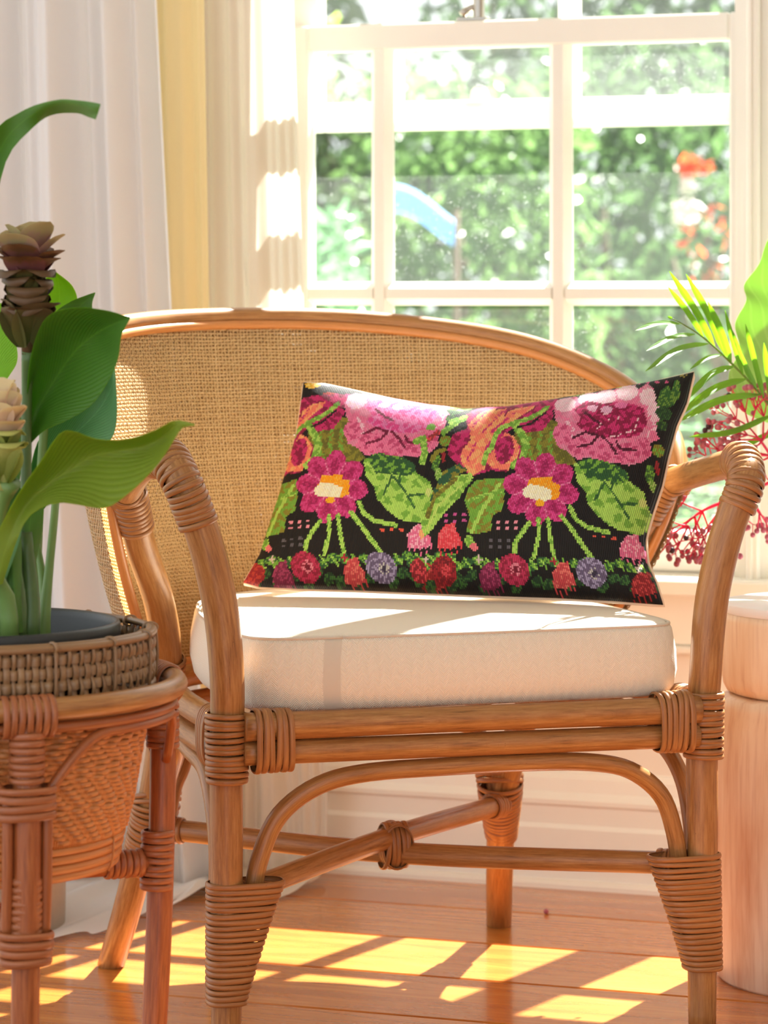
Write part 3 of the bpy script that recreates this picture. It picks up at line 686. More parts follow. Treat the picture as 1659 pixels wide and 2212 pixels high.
for sd in (-1, 1):
    dz = .008 if sd < 0 else -.006
    # arm top
    pts = [K(sd*.335, .034, .665+dz), K(sd*.334, .018, .664+dz), K(sd*.331, .003, .653+dz)]+[K(sd*a, -.007, z+dz) for a, z in ((.325, .637), (.313, .608), (.303, .580))]
    bind(pts, .0205, .0202, 15 if sd < 0 else 12, .0068, u=ua, hw=.0035)
    p = armL if sd < 0 else armR
    bind(p, .0182, .0180, 7 if sd < 0 else 6, .0062, u=ua)
    bind(p[::-1], .0180, .0180, 5, .0062, u=ua)
    up = upL if sd < 0 else upR
    bind(up, .0198, .0195, 8, .0064, u=ua)
    # seat level: upright turns on the leg, turns round the rails
    bind([K(sd*.276, -.003, .402), K(sd*.276, -.003, .325)], .0225, .0215, 12, .0062, u=ua)
    bind([K(sd*.252, -.0185, .3725), K(sd*.205, -.0185, .3725)], .0190, .0188, 6, .0070, u=uz, wide=(.0335, .0325), sq=.7, hw=.0033)
    bind([K(sd*.2755, .030, .370), K(sd*.274, .075, .370)], .0180, .0180, 5, .0068, u=uz, wide=(.0330, .0325), sq=.7)
    # tapering wrap over leg and arch foot
    n = 21
    m = MB()
    for k in range(n):
        f = k/(n-1); z = .218-.0062*k
        ext = (.0215*(1-f)**1.1)                 # extra half width that takes in the arch
        c = K(sd*(.276-ext), .002*(1-f), z); m.coil(c, uz, ua, .0200+ext, .0205, .0030*rnd.uniform(.9, 1.1), .0017, n=40, tilt=.03, sq=.72)
    mk('binding', m, M['binding'], chair)
    # rear legs
    path = [up[4]*.15+up[5]*.85, up[5]*.9+up[6]*.1, up[6]]
    bind([up[5]+[0, 0, .02], up[5], up[5]*.5+up[6]*.5, up[6]+(up[7]-up[6])*.2], .0235, .0190, 17, .0062, u=ua, wide=(.030, .0192), shift=-sd*ua)
    bind([up[3]+[0, 0, .0], up[3]*.4+up[4]*.6, up[4]], .0215, .021, 9, .0066, u=ua)
for p in (x1, x2):
    bind(p[::-1], .0145, .0145, 5, .0062, u=uz)
bind(x1, .0142, .0142, 2, .0050, u=uz); bind(x2, .0147, .0147, 5, .0064, u=uz)
cc = K(-.014, .225, .207)
m = MB(); d1 = unit(x1[2]-x1[0]); d2 = unit(x2[2]-x2[0]); da = unit(d1+d2); db = unit(d1-d2)
for k in range(-2, 3):
    m.coil(cc+da*.0062*k, da, uz, .0255, .0185, .0030, .0016, n=32)
for k in range(-2, 3):
    m.coil(cc+db*.0062*k, db, uz, .0262, .0175, .0030, .0016, n=32)
mk('binding', m, M['binding'], chair)

# ================================================================== seat cushion
cu = MB(); nA = 120
def outline(s, inset=0):
    """rounded seat outline, s in 0..1"""
    pass
ol = []
keysO = [(-.15, -.013), (0, -.016), (.15, -.013), (.215, -.008), (.243, .010), (.250, .05), (.250, .14), (.246, .23), (.232, .32), (.20, .41), (.14, .485), (.06, .53), (0, .538),
         (-.06, .53), (-.14, .485), (-.20, .41), (-.228, .32), (-.244, .23), (-.250, .14), (-.250, .05), (-.243, .010), (-.215, -.008)]
kk = keysO+keysO[:3]
E = catmull([(a, b, 0) for a, b in keysO[-3:]+keysO+keysO[:4]], 900)
# cut to one period
i0 = int(3/(len(keysO)+6)*899); i1 = int((3+len(keysO))/(len(keysO)+6)*899)
E = E[i0:i1, :2]; d = np.r_[0, np.cumsum(np.linalg.norm(np.diff(E, axis=0), axis=1))]
E = np.stack([np.interp(np.linspace(0, d[-1], nA+1)[:-1], d, E[:, q]) for q in (0, 1)], 1)
cen2 = np.array([0, .25])
def ring(sc, z, inset=0.0):
    v = E-cen2; L = np.linalg.norm(v, axis=1)[:, None]; q = cen2+v*(sc*(L-inset)/L)
    return np.array([K(a, b, z) for a, b in q])
zc0, zc1 = .3990, .4790
rings = [ring(.02, zc0), ring(.5, zc0), ring(.9, zc0), ring(1, zc0, .010), ring(1, zc0+.003, .003), ring(1, zc0+.010, -.002), ring(1, zc0+.028, -.006), ring(1, zc0+.050, -.005), ring(1, zc1-.006, .0), ring(1, zc1-.001, .003),
         ring(1, zc1-.002, .0055), ring(1, zc1+.0015, .009)]
rings += [ring(s, zc1+.0025+.004*(1-s**4)) for s in (.93, .85, .72, .55, .35, .15, .02)]
P = np.array(rings)
uv = np.zeros(P.shape[:2]+(2,)); al = np.linspace(0, d[-1], nA+1)[:-1]
for i in range(len(P)):
    if i < 10: uv[i, :, 0] = al; uv[i, :, 1] = P[i, :, 2]
    else: uv[i, :, 0] = P[i, :, 0]; uv[i, :, 1] = P[i, :, 1]
cu.grid(P, uv, closed=True)
n_ = len(P); cu.f.append(tuple(range(nA))[::-1]); cu.f.append(tuple((n_-1)*nA+j for j in range(nA))); cu.m += [0, 0]
cush = tag(empty('seat_cushion', K(0, .25, zc0)), 'thick white herringbone cotton cushion filling the seat of the rattan armchair', 'cushion')
mk('cover', cu, M['cushion'], cush)
sp = ring(1, zc1-.0005, .0035); sp = np.vstack([sp, sp[:1]])
mk('piping', MB().tube(sp, .0019, 8, step=.008), M['cushion'], cush)

# ================================================================== THE NEEDLEPOINT PILLOW
# the cloth is drawn in its own flat coordinates (dx to the right, dy down)
yl = [815, 940, 1080, 1200, 1262]; xl_ = [657, 640, 600, 560, 523]
yr = [800, 870, 920, 990, 1050, 1110, 1165, 1215, 1260, 1307]; xr_ = [1500, 1484, 1462, 1443, 1430, 1410, 1394, 1399, 1418, 1433]
xt = [657, 700, 760, 850, 930, 1000, 1100, 1200, 1300, 1400, 1500]; yt_ = [826, 829, 842, 862, 876, 883, 880, 864, 846, 826, 803]
xb = [523, 560, 640, 760, 900, 1050, 1200, 1330, 1433]; yb_ = [1258, 1268, 1272, 1275, 1281, 1287, 1292, 1299, 1307]
NU, NVV = 220, 132
U, V_ = np.meshgrid(np.linspace(0, 1, NU+1), np.linspace(0, 1, NVV+1))
X = 600+U*850; Yp = 830+V_*450
for _ in range(60):
    Yp = Yp*.5+.5*(np.interp(X, xt, yt_)*(1-V_)+np.interp(X, xb, yb_)*V_)
    X = X*.5+.5*(np.interp(Yp, yl, xl_)*(1-U)+np.interp(Yp, yr, xr_)*U)
# plane the pillow leans in
A0, B0, C0 = ray(525, 1265, 3.625), ray(1433, 1307, 3.500), ray(657, 822, 3.705)
pn = unit(np.cross(B0-A0, C0-A0)); pn = pn if pn[1] < 0 else -pn
dirs = np.stack([(X-CX)/F, np.ones_like(X), -(Yp-HY)/F], -1); o0 = np.array([0, 0, CZ])
tpar = np.dot(A0-o0, pn)/(dirs@pn); flat = o0+dirs*tpar[..., None]
th = .047*np.sqrt(np.clip(1-np.abs(2*U-1)**3.2, 0, 1))*np.sqrt(np.clip(1-np.abs(2*V_-1)**2.6, 0, 1))
crease = .0045*np.exp(-((U-.44)/.035)**2)*np.clip(1-V_*1.2, 0, 1)+.004*np.exp(-((V_-.82)/.05)**2)*U
front = flat+pn*(th-crease)[..., None]; back = flat-pn*(th*.72)[..., None]

# ---- the drawing -------------------------------------------------------------
def q5(pts): return [(900+x/2.676, 780+y/2.676) for x, y in pts]
def inpoly(x, y, P):
    c = np.zeros(x.shape, bool); n = len(P); j = n-1
    for i in range(n):
        xi, yi = P[i]; xj, yj = P[j]
        if yi != yj: c ^= ((yi > y) != (yj > y)) & (x < (xj-xi)*(y-yi)/(yj-yi)+xi)
        j = i
    return c
dx = (X[:-1, :-1]+X[1:, 1:])/2; dy = (Yp[:-1, :-1]+Yp[1:, 1:])/2
def lin(c): 
    c = np.array(c)/255.0; return np.where(c <= .04045, c/12.92, ((c+.055)/1.055)**2.4)
col = np.tile(lin((17, 14, 16)), dx.shape+(1,))
def nz(x, y, s, k): return np.sin(x*s+k*1.7+1.3*np.sin(y*s*.7+k))*np.sin(y*s*1.2+k*2.3+1.1*np.sin(x*s*.8))
def fill(mask, c1, c2=None, s=.12, th_=0.1, k=0):
    col[mask] = lin(c1)
    if c2 is not None:
        m2 = mask & (nz(dx, dy, s, k)+.35*nz(dx, dy, s*2.7, k+3) > th_); col[m2] = lin(c2)
def poly(P, c1, c2=None, **kw): fill(inpoly(dx, dy, P), c1, c2, **kw)
def ell(cx, cy, rx, ry, c1, c2=None, rot=0, **kw):
    a = math.radians(rot); u = (dx-cx)*math.cos(a)+(dy-cy)*math.sin(a); v = -(dx-cx)*math.sin(a)+(dy-cy)*math.cos(a)
    fill((u/rx)**2+(v/ry)**2 < 1, c1, c2, **kw)
def line(pts, wd, c1, c2=None, **kw):
    m = np.zeros(dx.shape, bool)
    for (x0, y0), (x1, y1) in zip(pts[:-1], pts[1:]):
        L2 = (x1-x0)**2+(y1-y0)**2; t_ = np.clip(((dx-x0)*(x1-x0)+(dy-y0)*(y1-y0))/L2, 0, 1)
        m |= (dx-x0-t_*(x1-x0))**2+(dy-y0-t_*(y1-y0))**2 < wd*wd/4
    fill(m, c1, c2, **kw)
BLK, MAG, MGD, PNK, PKL = (18, 14, 16), (208, 44, 114), (144, 18, 70), (240, 122, 164), (252, 200, 218)
SAL, SAO, ORA, CRE = (252, 134, 108), (255, 178, 118), (255, 164, 16), (255, 248, 206)
GRL, GRM, GRD, OLV, OLD = (176, 222, 98), (120, 176, 62), (44, 92, 48), (140, 136, 46), (108, 106, 38)
RED, REL, PUR, PUL, LAV = (168, 36, 46), (222, 72, 82), (108, 94, 124), (168, 156, 190), (178, 170, 226)
def motif(sx, sy, left):
    def S(pts): return [(x+sx, y+sy) for x, y in q5(pts)]
    def E5(x, y, rx, ry, *a, **kw):
        (px, py), = S([(x, y)]); ell(px, py, rx/2.676, ry/2.676, *a, **kw)
    def Ln(pts, wd, *a, **kw): line(S(pts), wd/2.676, *a, **kw)
    # olive ground between the blooms
    poly(S([(600, 440), (740, 400), (830, 400), (900, 420), (890, 560), (960, 650), (860, 700), (700, 690), (610, 660)]), OLD, OLV, s=.16)
    for a in range(3): Ln([(690+60*a, 480), (680+62*a, 560), (700+60*a, 640)], 26, GRM, OLV, s=.3)
    # two tone bloom, magenta outside and salmon inside
    poly(S([(300, 350), (360, 300), (470, 262), (600, 246), (760, 240), (850, 246), (840, 300), (800, 350), (770, 420), (700, 470), (640, 480), (600, 440), (560, 470), (640, 560), (636, 640), (560, 710), (470, 700), (370, 735),
             (300, 690), (226, 610), (216, 560), (240, 480), (330, 440)]), MAG, MGD, s=.17, th_=.15)
    poly(S([(330, 420), (380, 345), (470, 300), (540, 300), (530, 340), (620, 300), (700, 290), (690, 320), (600, 390), (540, 430), (490, 490), (440, 560), (420, 640), (440, 690), (370, 730), (320, 690), (300, 640), (298, 590), (350, 520), (345, 460)]), SAL, SAO, s=.15, th_=0)
    for a, b in (((420, 330), (360, 430)), ((520, 330), (420, 470)), ((600, 330), (470, 470)), ((380, 540), (340, 640))): Ln([a, b], 16, MAG, SAL, s=.3)
    poly(S([(545, 470), (600, 500), (632, 560), (622, 640), (570, 700), (480, 690), (440, 640), (500, 560)]), SAL, SAO, s=.2, th_=.3)
    E5(548, 580, 52, 84, MAG, MGD, rot=12, s=.2); E5(556, 600, 18, 50, MGD)
    Ln([(480, 310), (560, 290), (540, 360)], 12, MGD)
    Ln([(640, 440), (740, 440), (790, 370)], 60, MAG, MGD, s=.2)
    Ln([(775, 310), (740, 345), (680, 385), (600, 410), (530, 440), (490, 490), (475, 560), (440, 610), (430, 660)], 30, GRM, GRL, s=.2, th_=0)
    Ln([(600, 420), (650, 500), (670, 560), (650, 640), (600, 670)], 44, GRM, GRL, s=.18)
    Ln([(620, 440), (690, 420), (770, 350)], 12, BLK)
    # peony
    poly(S([(815, 300), (850, 250), (930, 230), (960, 250), (1000, 200), (1050, 215), (1090, 180), (1150, 190), (1200, 150), (1280, 160), (1270, 210), (1340, 150), (1380, 190), (1360, 250), (1410, 280),
            (1425, 360), (1400, 440), (1415, 480), (1350, 520), (1375, 570), (1330, 620), (1250, 650), (1180, 640), (1110, 650), (1030, 620), (960, 635), (910, 590), (850, 560), (830, 500), (860, 440), (830, 390)]), PNK, (232, 140, 172), s=.13)
    top = (250, 214, 226) if not left else (248, 196, 232)
    for cx, cy, rx, ry in ((880, 290, 60, 55), (1010, 250, 60, 50), (1110, 240, 60, 55), (1230, 210, 62, 58), (1350, 240, 46, 56), (1385, 330, 36, 60)): E5(cx, cy, rx, ry, top, PKL, s=.3)
    inn, inn2 = (MAG, MGD) if not left else ((232, 76, 150), (240, 130, 190))
    poly(S([(930, 330), (1000, 270), (1090, 290), (1180, 280), (1260, 290), (1330, 310), (1350, 400), (1310, 470), (1230, 500), (1110, 500), (1010, 470), (950, 430), (980, 380)]), inn, inn2, s=.2, th_=-.1)
    for cx, cy, rx, ry in ((880, 480, 60, 60), (980, 560, 70, 60), (1110, 580, 70, 66), (1240, 580, 70, 60), (1330, 540, 40, 60)): E5(cx, cy, rx, ry, PNK, (206, 76, 124), s=.2, th_=.2)
    E5(1120, 330, 34, 24, (240, 180, 214)); E5(1200, 300, 40, 20, (236, 120, 176)); E5(1040, 320, 30, 22, (240, 180, 210))
    for p in ([(900, 410), (940, 470), (930, 500)], [(1360, 330), (1390, 420), (1350, 470)]): Ln(p, 20, PKL, PNK, s=.3)
    for p in ([(940, 505), (1010, 470), (1080, 490)], [(960, 560), (1040, 540), (1080, 490)], [(1100, 490), (1150, 540), (1180, 590)], [(1180, 520), (1200, 560), (1290, 560)], [(1000, 350), (1060, 400), (1100, 420)]): Ln(p, 15, (84, 12, 44) if not left else (120, 20, 60))
    if not left:
        for p in ([(1070, 460), (1090, 420), (1140, 390)], [(1140, 490), (1200, 480), (1290, 440)], [(1290, 430), (1300, 370)], [(1100, 360), (1180, 350), (1190, 380)]): Ln(p, 9, (250, 200, 214), MGD, s=.9, th_=.25)
    # big ribbed leaf
    poly(S([(945, 660), (1010, 625), (1090, 640), (1180, 650), (1240, 690), (1250, 740), (1330, 790), (1345, 860), (1366, 900), (1350, 970), (1300, 1025), (1180, 1015), (1130, 990), (1080, 950), (1020, 880), (1010, 820), (960, 760)]), GRM, GRL, s=.14, th_=-.25)
    poly(S([(960, 650), (1030, 620), (1180, 650), (1240, 690), (1250, 740), (1180, 760), (1100, 740), (1020, 740)]), GRD, GRM, s=.2, th_=.3)
    for p in ([(1090, 730), (1150, 800), (1200, 870), (1240, 940)], [(1150, 800), (1160, 740)], [(1200, 870), (1290, 860)], [(1110, 760), (1060, 860)]): Ln(p, 13, GRD, (60, 110, 50), s=.5)
    # leaves under the two tone bloom
    poly(S([(75, 1085), (70, 960), (110, 860), (170, 770), (240, 740), (360, 716), (372, 750), (330, 800), (290, 860), (200, 950), (130, 1040)]), GRM, GRL, s=.16, th_=-.2)
    poly(S([(150, 800), (200, 700), (290, 660), (340, 700), (260, 740), (180, 800), (110, 900)]), (44, 92, 62), OLV, s=.16, th_=.2)
    Ln([(110, 960), (150, 850), (270, 750)], 26, OLV, OLD, s=.3); Ln([(100, 1040), (170, 900), (300, 790)], 12, (196, 226, 110))
    poly(S([(320, 870), (350, 800), (400, 745), (500, 740), (548, 750), (550, 850), (535, 930), (480, 960), (470, 1045), (400, 1060), (330, 1050), (350, 960)]), GRM, OLV, s=.17, th_=.1)
    Ln([(360, 1050), (420, 930), (520, 780)], 22, GRL); Ln([(350, 870), (440, 840), (530, 830)], 18, GRL, GRM, s=.3); Ln([(370, 750), (540, 740)], 12, BLK)
    # daisy
    for k in range(8):
        a = math.radians(k*45+10); cx, cy = 755+118*math.cos(a), 805+112*math.sin(a)
        (px, py), = S([(cx, cy)]); ell(px, py, 100/2.676, 66/2.676, (216, 66, 138), (186, 38, 104), rot=math.degrees(a), s=.3)
        ell(px, py, 60/2.676, 22/2.676, (160, 24, 88), (190, 44, 112), rot=math.degrees(a), s=.4)
    for k in range(8):
        a = math.radians(k*45+32); Ln([(755+70*math.cos(a), 805+70*math.sin(a)), (755+165*math.cos(a), 805+160*math.sin(a))], 9, (236, 130, 176), (200, 80, 130), s=.6)
    poly(S([(700, 740), (820, 738), (824, 770), (864, 775), (860, 855), (826, 870), (700, 860), (672, 800)]), ORA, (252, 186, 60), s=.4, th_=.4)
    poly(S([(655, 810), (690, 780), (760, 790), (820, 815), (812, 868), (760, 876), (655, 850)]), CRE, (255, 250, 220), s=.5)
    E5(750, 885, 26, 20, (250, 180, 30))
    # stems
    for p, w_ in (([(690, 1000), (640, 1060), (605, 1110), (592, 1180)], 26), ([(742, 975), (742, 1070), (722, 1130), (705, 1185)], 24), ([(795, 975), (806, 1080), (822, 1180)], 24),
                  ([(872, 960), (930, 1030), (970, 1090), (1040, 1185)], 28), ([(920, 905), (950, 970), (1010, 1010), (1130, 1035)], 26)): Ln(p, w_, GRM, GRL, s=.4, th_=-.3)
    # little checks
    def checks(x0, y0, nx, ny, c, gx=52, gy=34, w2=11):
        for i in range(nx):
            for j in range(ny):
                x, y = x0+gx*i, y0+gy*j
                poly(S([(x-w2, y-8), (x+w2, y-8), (x+w2, y+8), (x-w2, y+8)]), c)
    checks(510, 995, 3, 2, (238, 150, 168)); checks(466, 1092, 3, 2, (96, 92, 100)); checks(216, 955, 3, 2, (206, 84, 150)); checks(1050, 1060, 3, 1, (236, 92, 70), 55)
    checks(1290, 140, 4, 1, (222, 84, 140), 54)
    # tulips with dripping edge
    def tulip(x, y, c1, c2, f=1):
        poly(S([(x-60*f, y+50), (x-55*f, y-20), (x-10*f, y-70), (x+45*f, y-80), (x+50*f, y-40), (x+70*f, y-10), (x+78*f, y+40), (x+10*f, y+60)]), c1, c2, s=.35)
        for k, dd in ((-50, 90), (-20, 110), (12, 90), (44, 80), (74, 62)): Ln([(x+k*f, y), (x+k*f+4, y+dd)], 9, c1)
    tulip(220, 1080, (226, 62, 76), (240, 104, 110)); tulip(1250, 1105, (232, 110, 150), (250, 176, 196))
    E5(345, 1100, 26, 34, GRM, GRL, s=.4); E5(368, 1130, 22, 20, (236, 120, 130)); E5(72, 1060, 12, 26, SAO)
    # border: foliage then roses
    for k, x in enumerate(range(10, 1440, 62)):
        E5(x, 1215+18*math.sin(k*1.9), 34, 26, GRD, GRM, s=.35, k=k, rot=30*math.sin(k)); E5(x+26, 1300+30*math.sin(k*2.3), 36, 26, (30, 62, 36), (62, 108, 50), s=.35, k=k, rot=-30)
        Ln([(x-10, 1190), (x+26, 1240)], 12, GRM, GRL, s=.6)
    E5(40, 1250, 46, 62, (142, 34, 44), REL, s=.4); tulip(440, 1285, (128, 34, 74), (170, 60, 104), .9)
    E5(190, 1250, 72, 76, RED, (120, 22, 32), s=.3); E5(200, 1250, 28, 30, REL, RED, s=.5)
    E5(590, 1245, 90, 78, (196, 48, 88), (150, 28, 60), s=.3, rot=30); E5(600, 1245, 34, 36, (232, 130, 150), (150, 28, 60), s=.7); E5(598, 1245, 14, 20, (120, 16, 44))
    tulip(860, 1280, (206, 72, 78), (236, 120, 110), .9)
    E5(1030, 1255, 90, 78, PUR, PUL, s=.3, rot=25); E5(1046, 1262, 32, 34, (200, 196, 190), PUR, s=.8); E5(1046, 1262, 13, 18, (60, 52, 74))
    tulip(1310, 1310, (150, 34, 40), (206, 70, 70), 1.0)
    for x, y, c in ((392, 1195, (222, 200, 190)), (820, 1204, (182, 34, 60)), (1290, 1217, (222, 200, 190))):
        Ln([(x-16, y), (x+16, y)], 10, c); Ln([(x, y-20), (x, y+20)], 10, c)
    # top strip
    E5(262, 290, 70, 26, (170, 212, 130), GRM, s=.2, rot=-6); Ln([(235, 400), (300, 370)], 44, GRM, GRL, s=.3); Ln([(190, 470), (250, 410)], 34, GRM, GRL, s=.3)
    Ln([(110, 520), (160, 470)], 30, (150, 50, 54), REL, s=.4); Ln([(40, 530), (80, 510), (90, 600), (80, 650)], 38, GRM, GRL, s=.3); E5(120, 440, 28, 22, GRM); Ln([(130, 640), (160, 590), (200, 575)], 26, OLV)
    E5(930, 208, 46, 20, OLV, GRL, s=.4); E5(720, 236, 36, 9, (190, 60, 52)); E5(1170, 152, 30, 20, GRL, s=.3); E5(1410, 100, 46, 20, LAV, (140, 130, 210), s=.5, rot=-15); E5(990, 186, 26, 8, (206, 90, 80))
    E5(1545, 84, 20, 26, (150, 132, 60), BLK, s=.7)
    poly(S([(1425, 190), (1460, 160), (1480, 190), (1500, 120), (1525, 130), (1530, 220), (1490, 280), (1450, 300), (1400, 290)]), (50, 98, 44), (110, 150, 60), s=.35)
    E5(1440, 330, 44, 40, (34, 66, 38), (52, 92, 46), s=.4); E5(1430, 400, 30, 28, (34, 66, 38), (70, 110, 46), s=.4)
    E5(1408, 545, 32, 34, OLV, GRM, s=.4, rot=20); E5(1360, 680, 24, 50, (62, 104, 46), GRM, s=.4, rot=10); E5(1374, 745, 18, 34, (170, 206, 110), GRM, s=.6); E5(1400, 640, 12, 40, (150, 40, 50), RED, s=.5)
    E5(1320, 850, 20, 24, (210, 226, 130))
motif(-450, -9, True); motif(0, 0, False)
ell(678, 832, 18, 12, (250, 190, 40), (255, 220, 120), s=.3); ell(712, 830, 18, 7, LAV, s=.3)
ell(548, 1244, 30, 24, (150, 28, 40), (190, 60, 50), s=.3)
for _x in range(650, 1440, 3): pass
rs = np.random.RandomState(3)
jit = 1+.16*(rs.rand(*dx.shape)-.5)+.10*(rs.rand(1, dx.shape[1])-.5)
col = np.clip(col*jit[..., None], 0, 1)
gap = np.ones(dx.shape); gap[:, ::1] = 1.0                                  # every stitch column keeps its own tone
pm = MB(); uvp = np.stack([U, V_], -1)
pm.grid(front, uvp)
pil = thing('needlepoint_pillow', 'black needlepoint lumbar pillow with pink peonies, leaning in the rattan armchair', 'pillow', (A0+B0)/2+np.array([0, 0, 0.0]))
po = mk('embroidered_front', pm, M['needle'], pil)
ca = po.data.color_attributes.new('stitch', 'FLOAT_COLOR', 'CORNER')
li = np.repeat(col.reshape(-1, 3), 4, axis=0); li = np.concatenate([li, np.ones((len(li), 1))], 1).astype(np.float32)
ca.data.foreach_set('color', li.ravel())
bm_ = MB(); bm_.grid(back[::-1, :, :][::6, ::5], None); mk('cotton_back', bm_, M['backing'], pil)
# fold the outermost stitches back over the edge, then the piping
edge = np.concatenate([flat[0, :], flat[1:, -1], flat[-1, -2::-1], flat[-2:0:-1, 0]])
edge = np.vstack([edge[::4], edge[:1]])-pn*.0040
mk('piping', MB().tube(edge, .0019, 8, step=.008), M['backing'], pil)

# ================================================================== PLANT STAND, BASKET, POT
SX, SY = -.397, 2.90
def Q(deg, r, z):                                   # round the stand: 0 = towards the camera, growing to the right
    a = math.radians(deg); return np.array([SX+r*math.sin(a), SY-r*math.cos(a), z])
st = thing('rattan_plant_stand', 'round reddish rattan plant stand with four legs, at the left edge', 'plant stand', (SX, SY, FLOOR))
zr, Rr = .470, .197
def sk(name, m, mat='rattan_old', **kw): return mk(name, m, M[mat], st, **kw)
ringp = lambda r, z, n=49, a0=0, a1=360: [Q(a, r, z) for a in np.linspace(a0, a1, n)]
sk('top_ring', MB().tube(ringp(Rr, zr, 61), .0105, 18, caps=False, nseg=121), 'rattan')
sk('top_ring', MB().tube(ringp(Rr-.004, zr-.0175, 61), .0052, 12, caps=False, nseg=121), 'rattan_old')
LEG = [22.5, 112.5, 202.5, 292.5]
for k, a in enumerate(LEG):
    sk('leg', MB().tube([Q(a, .193, zr-.012), Q(a, .193, .36), Q(a, .189, .22), Q(a, .183, .10), Q(a, .180, FLOOR)], [.0125, .013, .013, .0125, .012], 18))
    if k in (0, 2, 3):
        for d in (-5.4, 5.4): sk('side_cane', MB().tube([Q(a+d, .196, .395), Q(a+d, .195, .33), Q(a+d, .190, .262)], .0052, 10))
    b = LEG[(k+1) % 4] if k < 3 else LEG[0]+360
    n = 16; arc = []
    for i in range(n+1):
        f = i/n; aa = a+5+(b-a-10)*f; dz = 0 if .26 < f < .74 else (1-math.sin(min(f, 1-f)/.26*math.pi/2))
        arc.append(Q(aa, .192, zr-.026-.055*dz))
    sk('arched_brace', MB().tube(arc, .0050, 10, step=.01))
for a, zc in ((LEG[1], .2865), (LEG[0], .2660)):
    sk('cross_rail', MB().tube([Q(a, .186, zc), Q(a, 0, zc), Q(a+180, .186, zc)], .0108, 14, step=.03))
def sbind(path, r, n, p=.0066, mat='binding_red', hw=.0031, u=(1, 0, 0), **kw):
    return bind(path, r, r, n, p, u=u, hw=hw, mat=mat, parent=st, **kw)
for k, a in enumerate(LEG):
    rad = Q(a, 1, 0)-Q(a, 0, 0); tan = np.cross(rad, [0, 0, 1.0])
    m = MB()                                        # straps over the ring above the leg
    for i in range(-3, 4):
        ang = a+i*2.05; rr_ = Q(ang, 1, 0)-Q(ang, 0, 0); tg = np.cross(rr_, [0, 0, 1.0])
        m.coil(Q(ang, Rr-.002, zr-.006), tg, [0, 0, 1], .0185, .0135, .0031, .0015)
    mk('binding', m, M['binding_red'], st)
    sbind([Q(a, .193, zr-.020), Q(a, .193, zr-.070)], .0150, 7)
    if k != 1: sbind([Q(a, .1935, .402), Q(a, .193, .370)], .0145, 4, wide=(.0255, .0255), u=tan, hw=.0036, p=.0078, sq=.8)
    else: sbind([Q(a, .193, .425), Q(a, .193, .395)], .0148, 4)
    sbind([Q(a, .188, .318), Q(a, .186, .255)], .0150, 9)
    if k != 1: sbind([Q(a, .1905, .270), Q(a, .1895, .240)], .0148, 4, wide=(.0250, .022), u=tan, hw=.0036, p=.0078, sq=.8)
    zc = .2865 if k in (1, 3) else .2660
    sbind([Q(a, .172, zc), Q(a, .128, zc)], .0125, 6, u=(0, 0, 1))
m = MB()
for i in range(-2, 3):
    d_ = unit(Q(LEG[0]+45, 1, 0)-Q(LEG[0]+45, 0, 0)); m.coil(Q(0, 0, .276)+d_*.0066*i, d_, [0, 0, 1], .0235, .0205, .0030, .0016, n=30, sq=.8)
mk('binding', m, M['binding_red'], st)

bk = thing('woven_basket', 'tapered brown cane basket with an open-weave collar, sitting in the plant stand', 'basket', (SX, SY, .298))
def bkp(name, m, mat='basket_body', **kw): return mk(name, m, M[mat], bk, **kw)
zb0, zb1 = .300, .452
def rb(z): return np.interp(z, [.29, .30, .36, .43, .452, .48], [.134, .137, .153, .1655, .168, .169])
# twilled weavers, one object each
nst = 176; nw = 24; pz = (zb1-.034-zb0)/nw
for k in range(nw):
    z = zb0+.034+(k+.5)*pz; m = MB(); rows = []; sh_ = sh_+(1 if rnd.random() < .72 else -1) if k else 0
    per = 4; N = nst*per; ang = np.arange(N)/N*2*math.pi
    ph = np.mod(np.arange(N)/per+sh_, 4)                                  # over two, under two, stepping each row
    osc = np.where(ph < 2, np.abs(np.sin(ph*math.pi/2))**.45, -np.abs(np.sin((ph-2)*math.pi/2))**.45)
    rr_ = rb(z)+.0017*osc
    tilt = .0006*np.sin(np.arange(N)/per*.37+k)
    prof = [(-.0008, -pz*.52), (.0008, -pz*.44), (.0010, 0), (.0008, pz*.44), (-.0008, pz*.52)]
    for o_, h in prof: rows.append(np.stack([SX+(rr_+o_+.0009)*np.sin(ang), SY-(rr_+o_+.0009)*np.cos(ang), z+h+tilt], 1))
    P = np.array(rows); uv = np.zeros(P.shape[:2]+(2,)); uv[..., 1] = (ang*.16)[None]+k*.37; uv[..., 0] = np.linspace(0, .4, 5)[:, None]+k
    m.grid(P, uv, closed=True); bkp('weaver', m)
m = MB()
for i in range(nst*2):
    a = 360*i/(nst*2); m.tube([Q(a, rb(zb0+.03)-.0008, zb0+.028), Q(a, rb(.38)-.0008, .38), Q(a, rb(zb1)-.0008, zb1+.004)], .0016, 5, nseg=5)
o = bkp('stakes', m); o['kind'] = 'stuff'
bkp('base', MB().lathe((SX, SY), [(.001, .299), (.12, .299), (.1345, .300), (.1345, .306), (.001, .306)], 48))
for i, (z, r, q) in enumerate([(.303, .1375, .0045), (.311, .1395, .0048), (.320, .1415, .0045), (.3285, .1435, .0042)]):
    bkp('base_hoop', MB().tube(ringp(r, z, 49), q, 10, caps=False, nseg=97))
m = MB()
for i in range(9):
    a = 40*i+32; m.tube([Q(a, .1425, .299), Q(a, .1470, .312), Q(a, .1480, .332)], .0011, 5, nseg=6)
    bkp('lashing', m); m = MB()
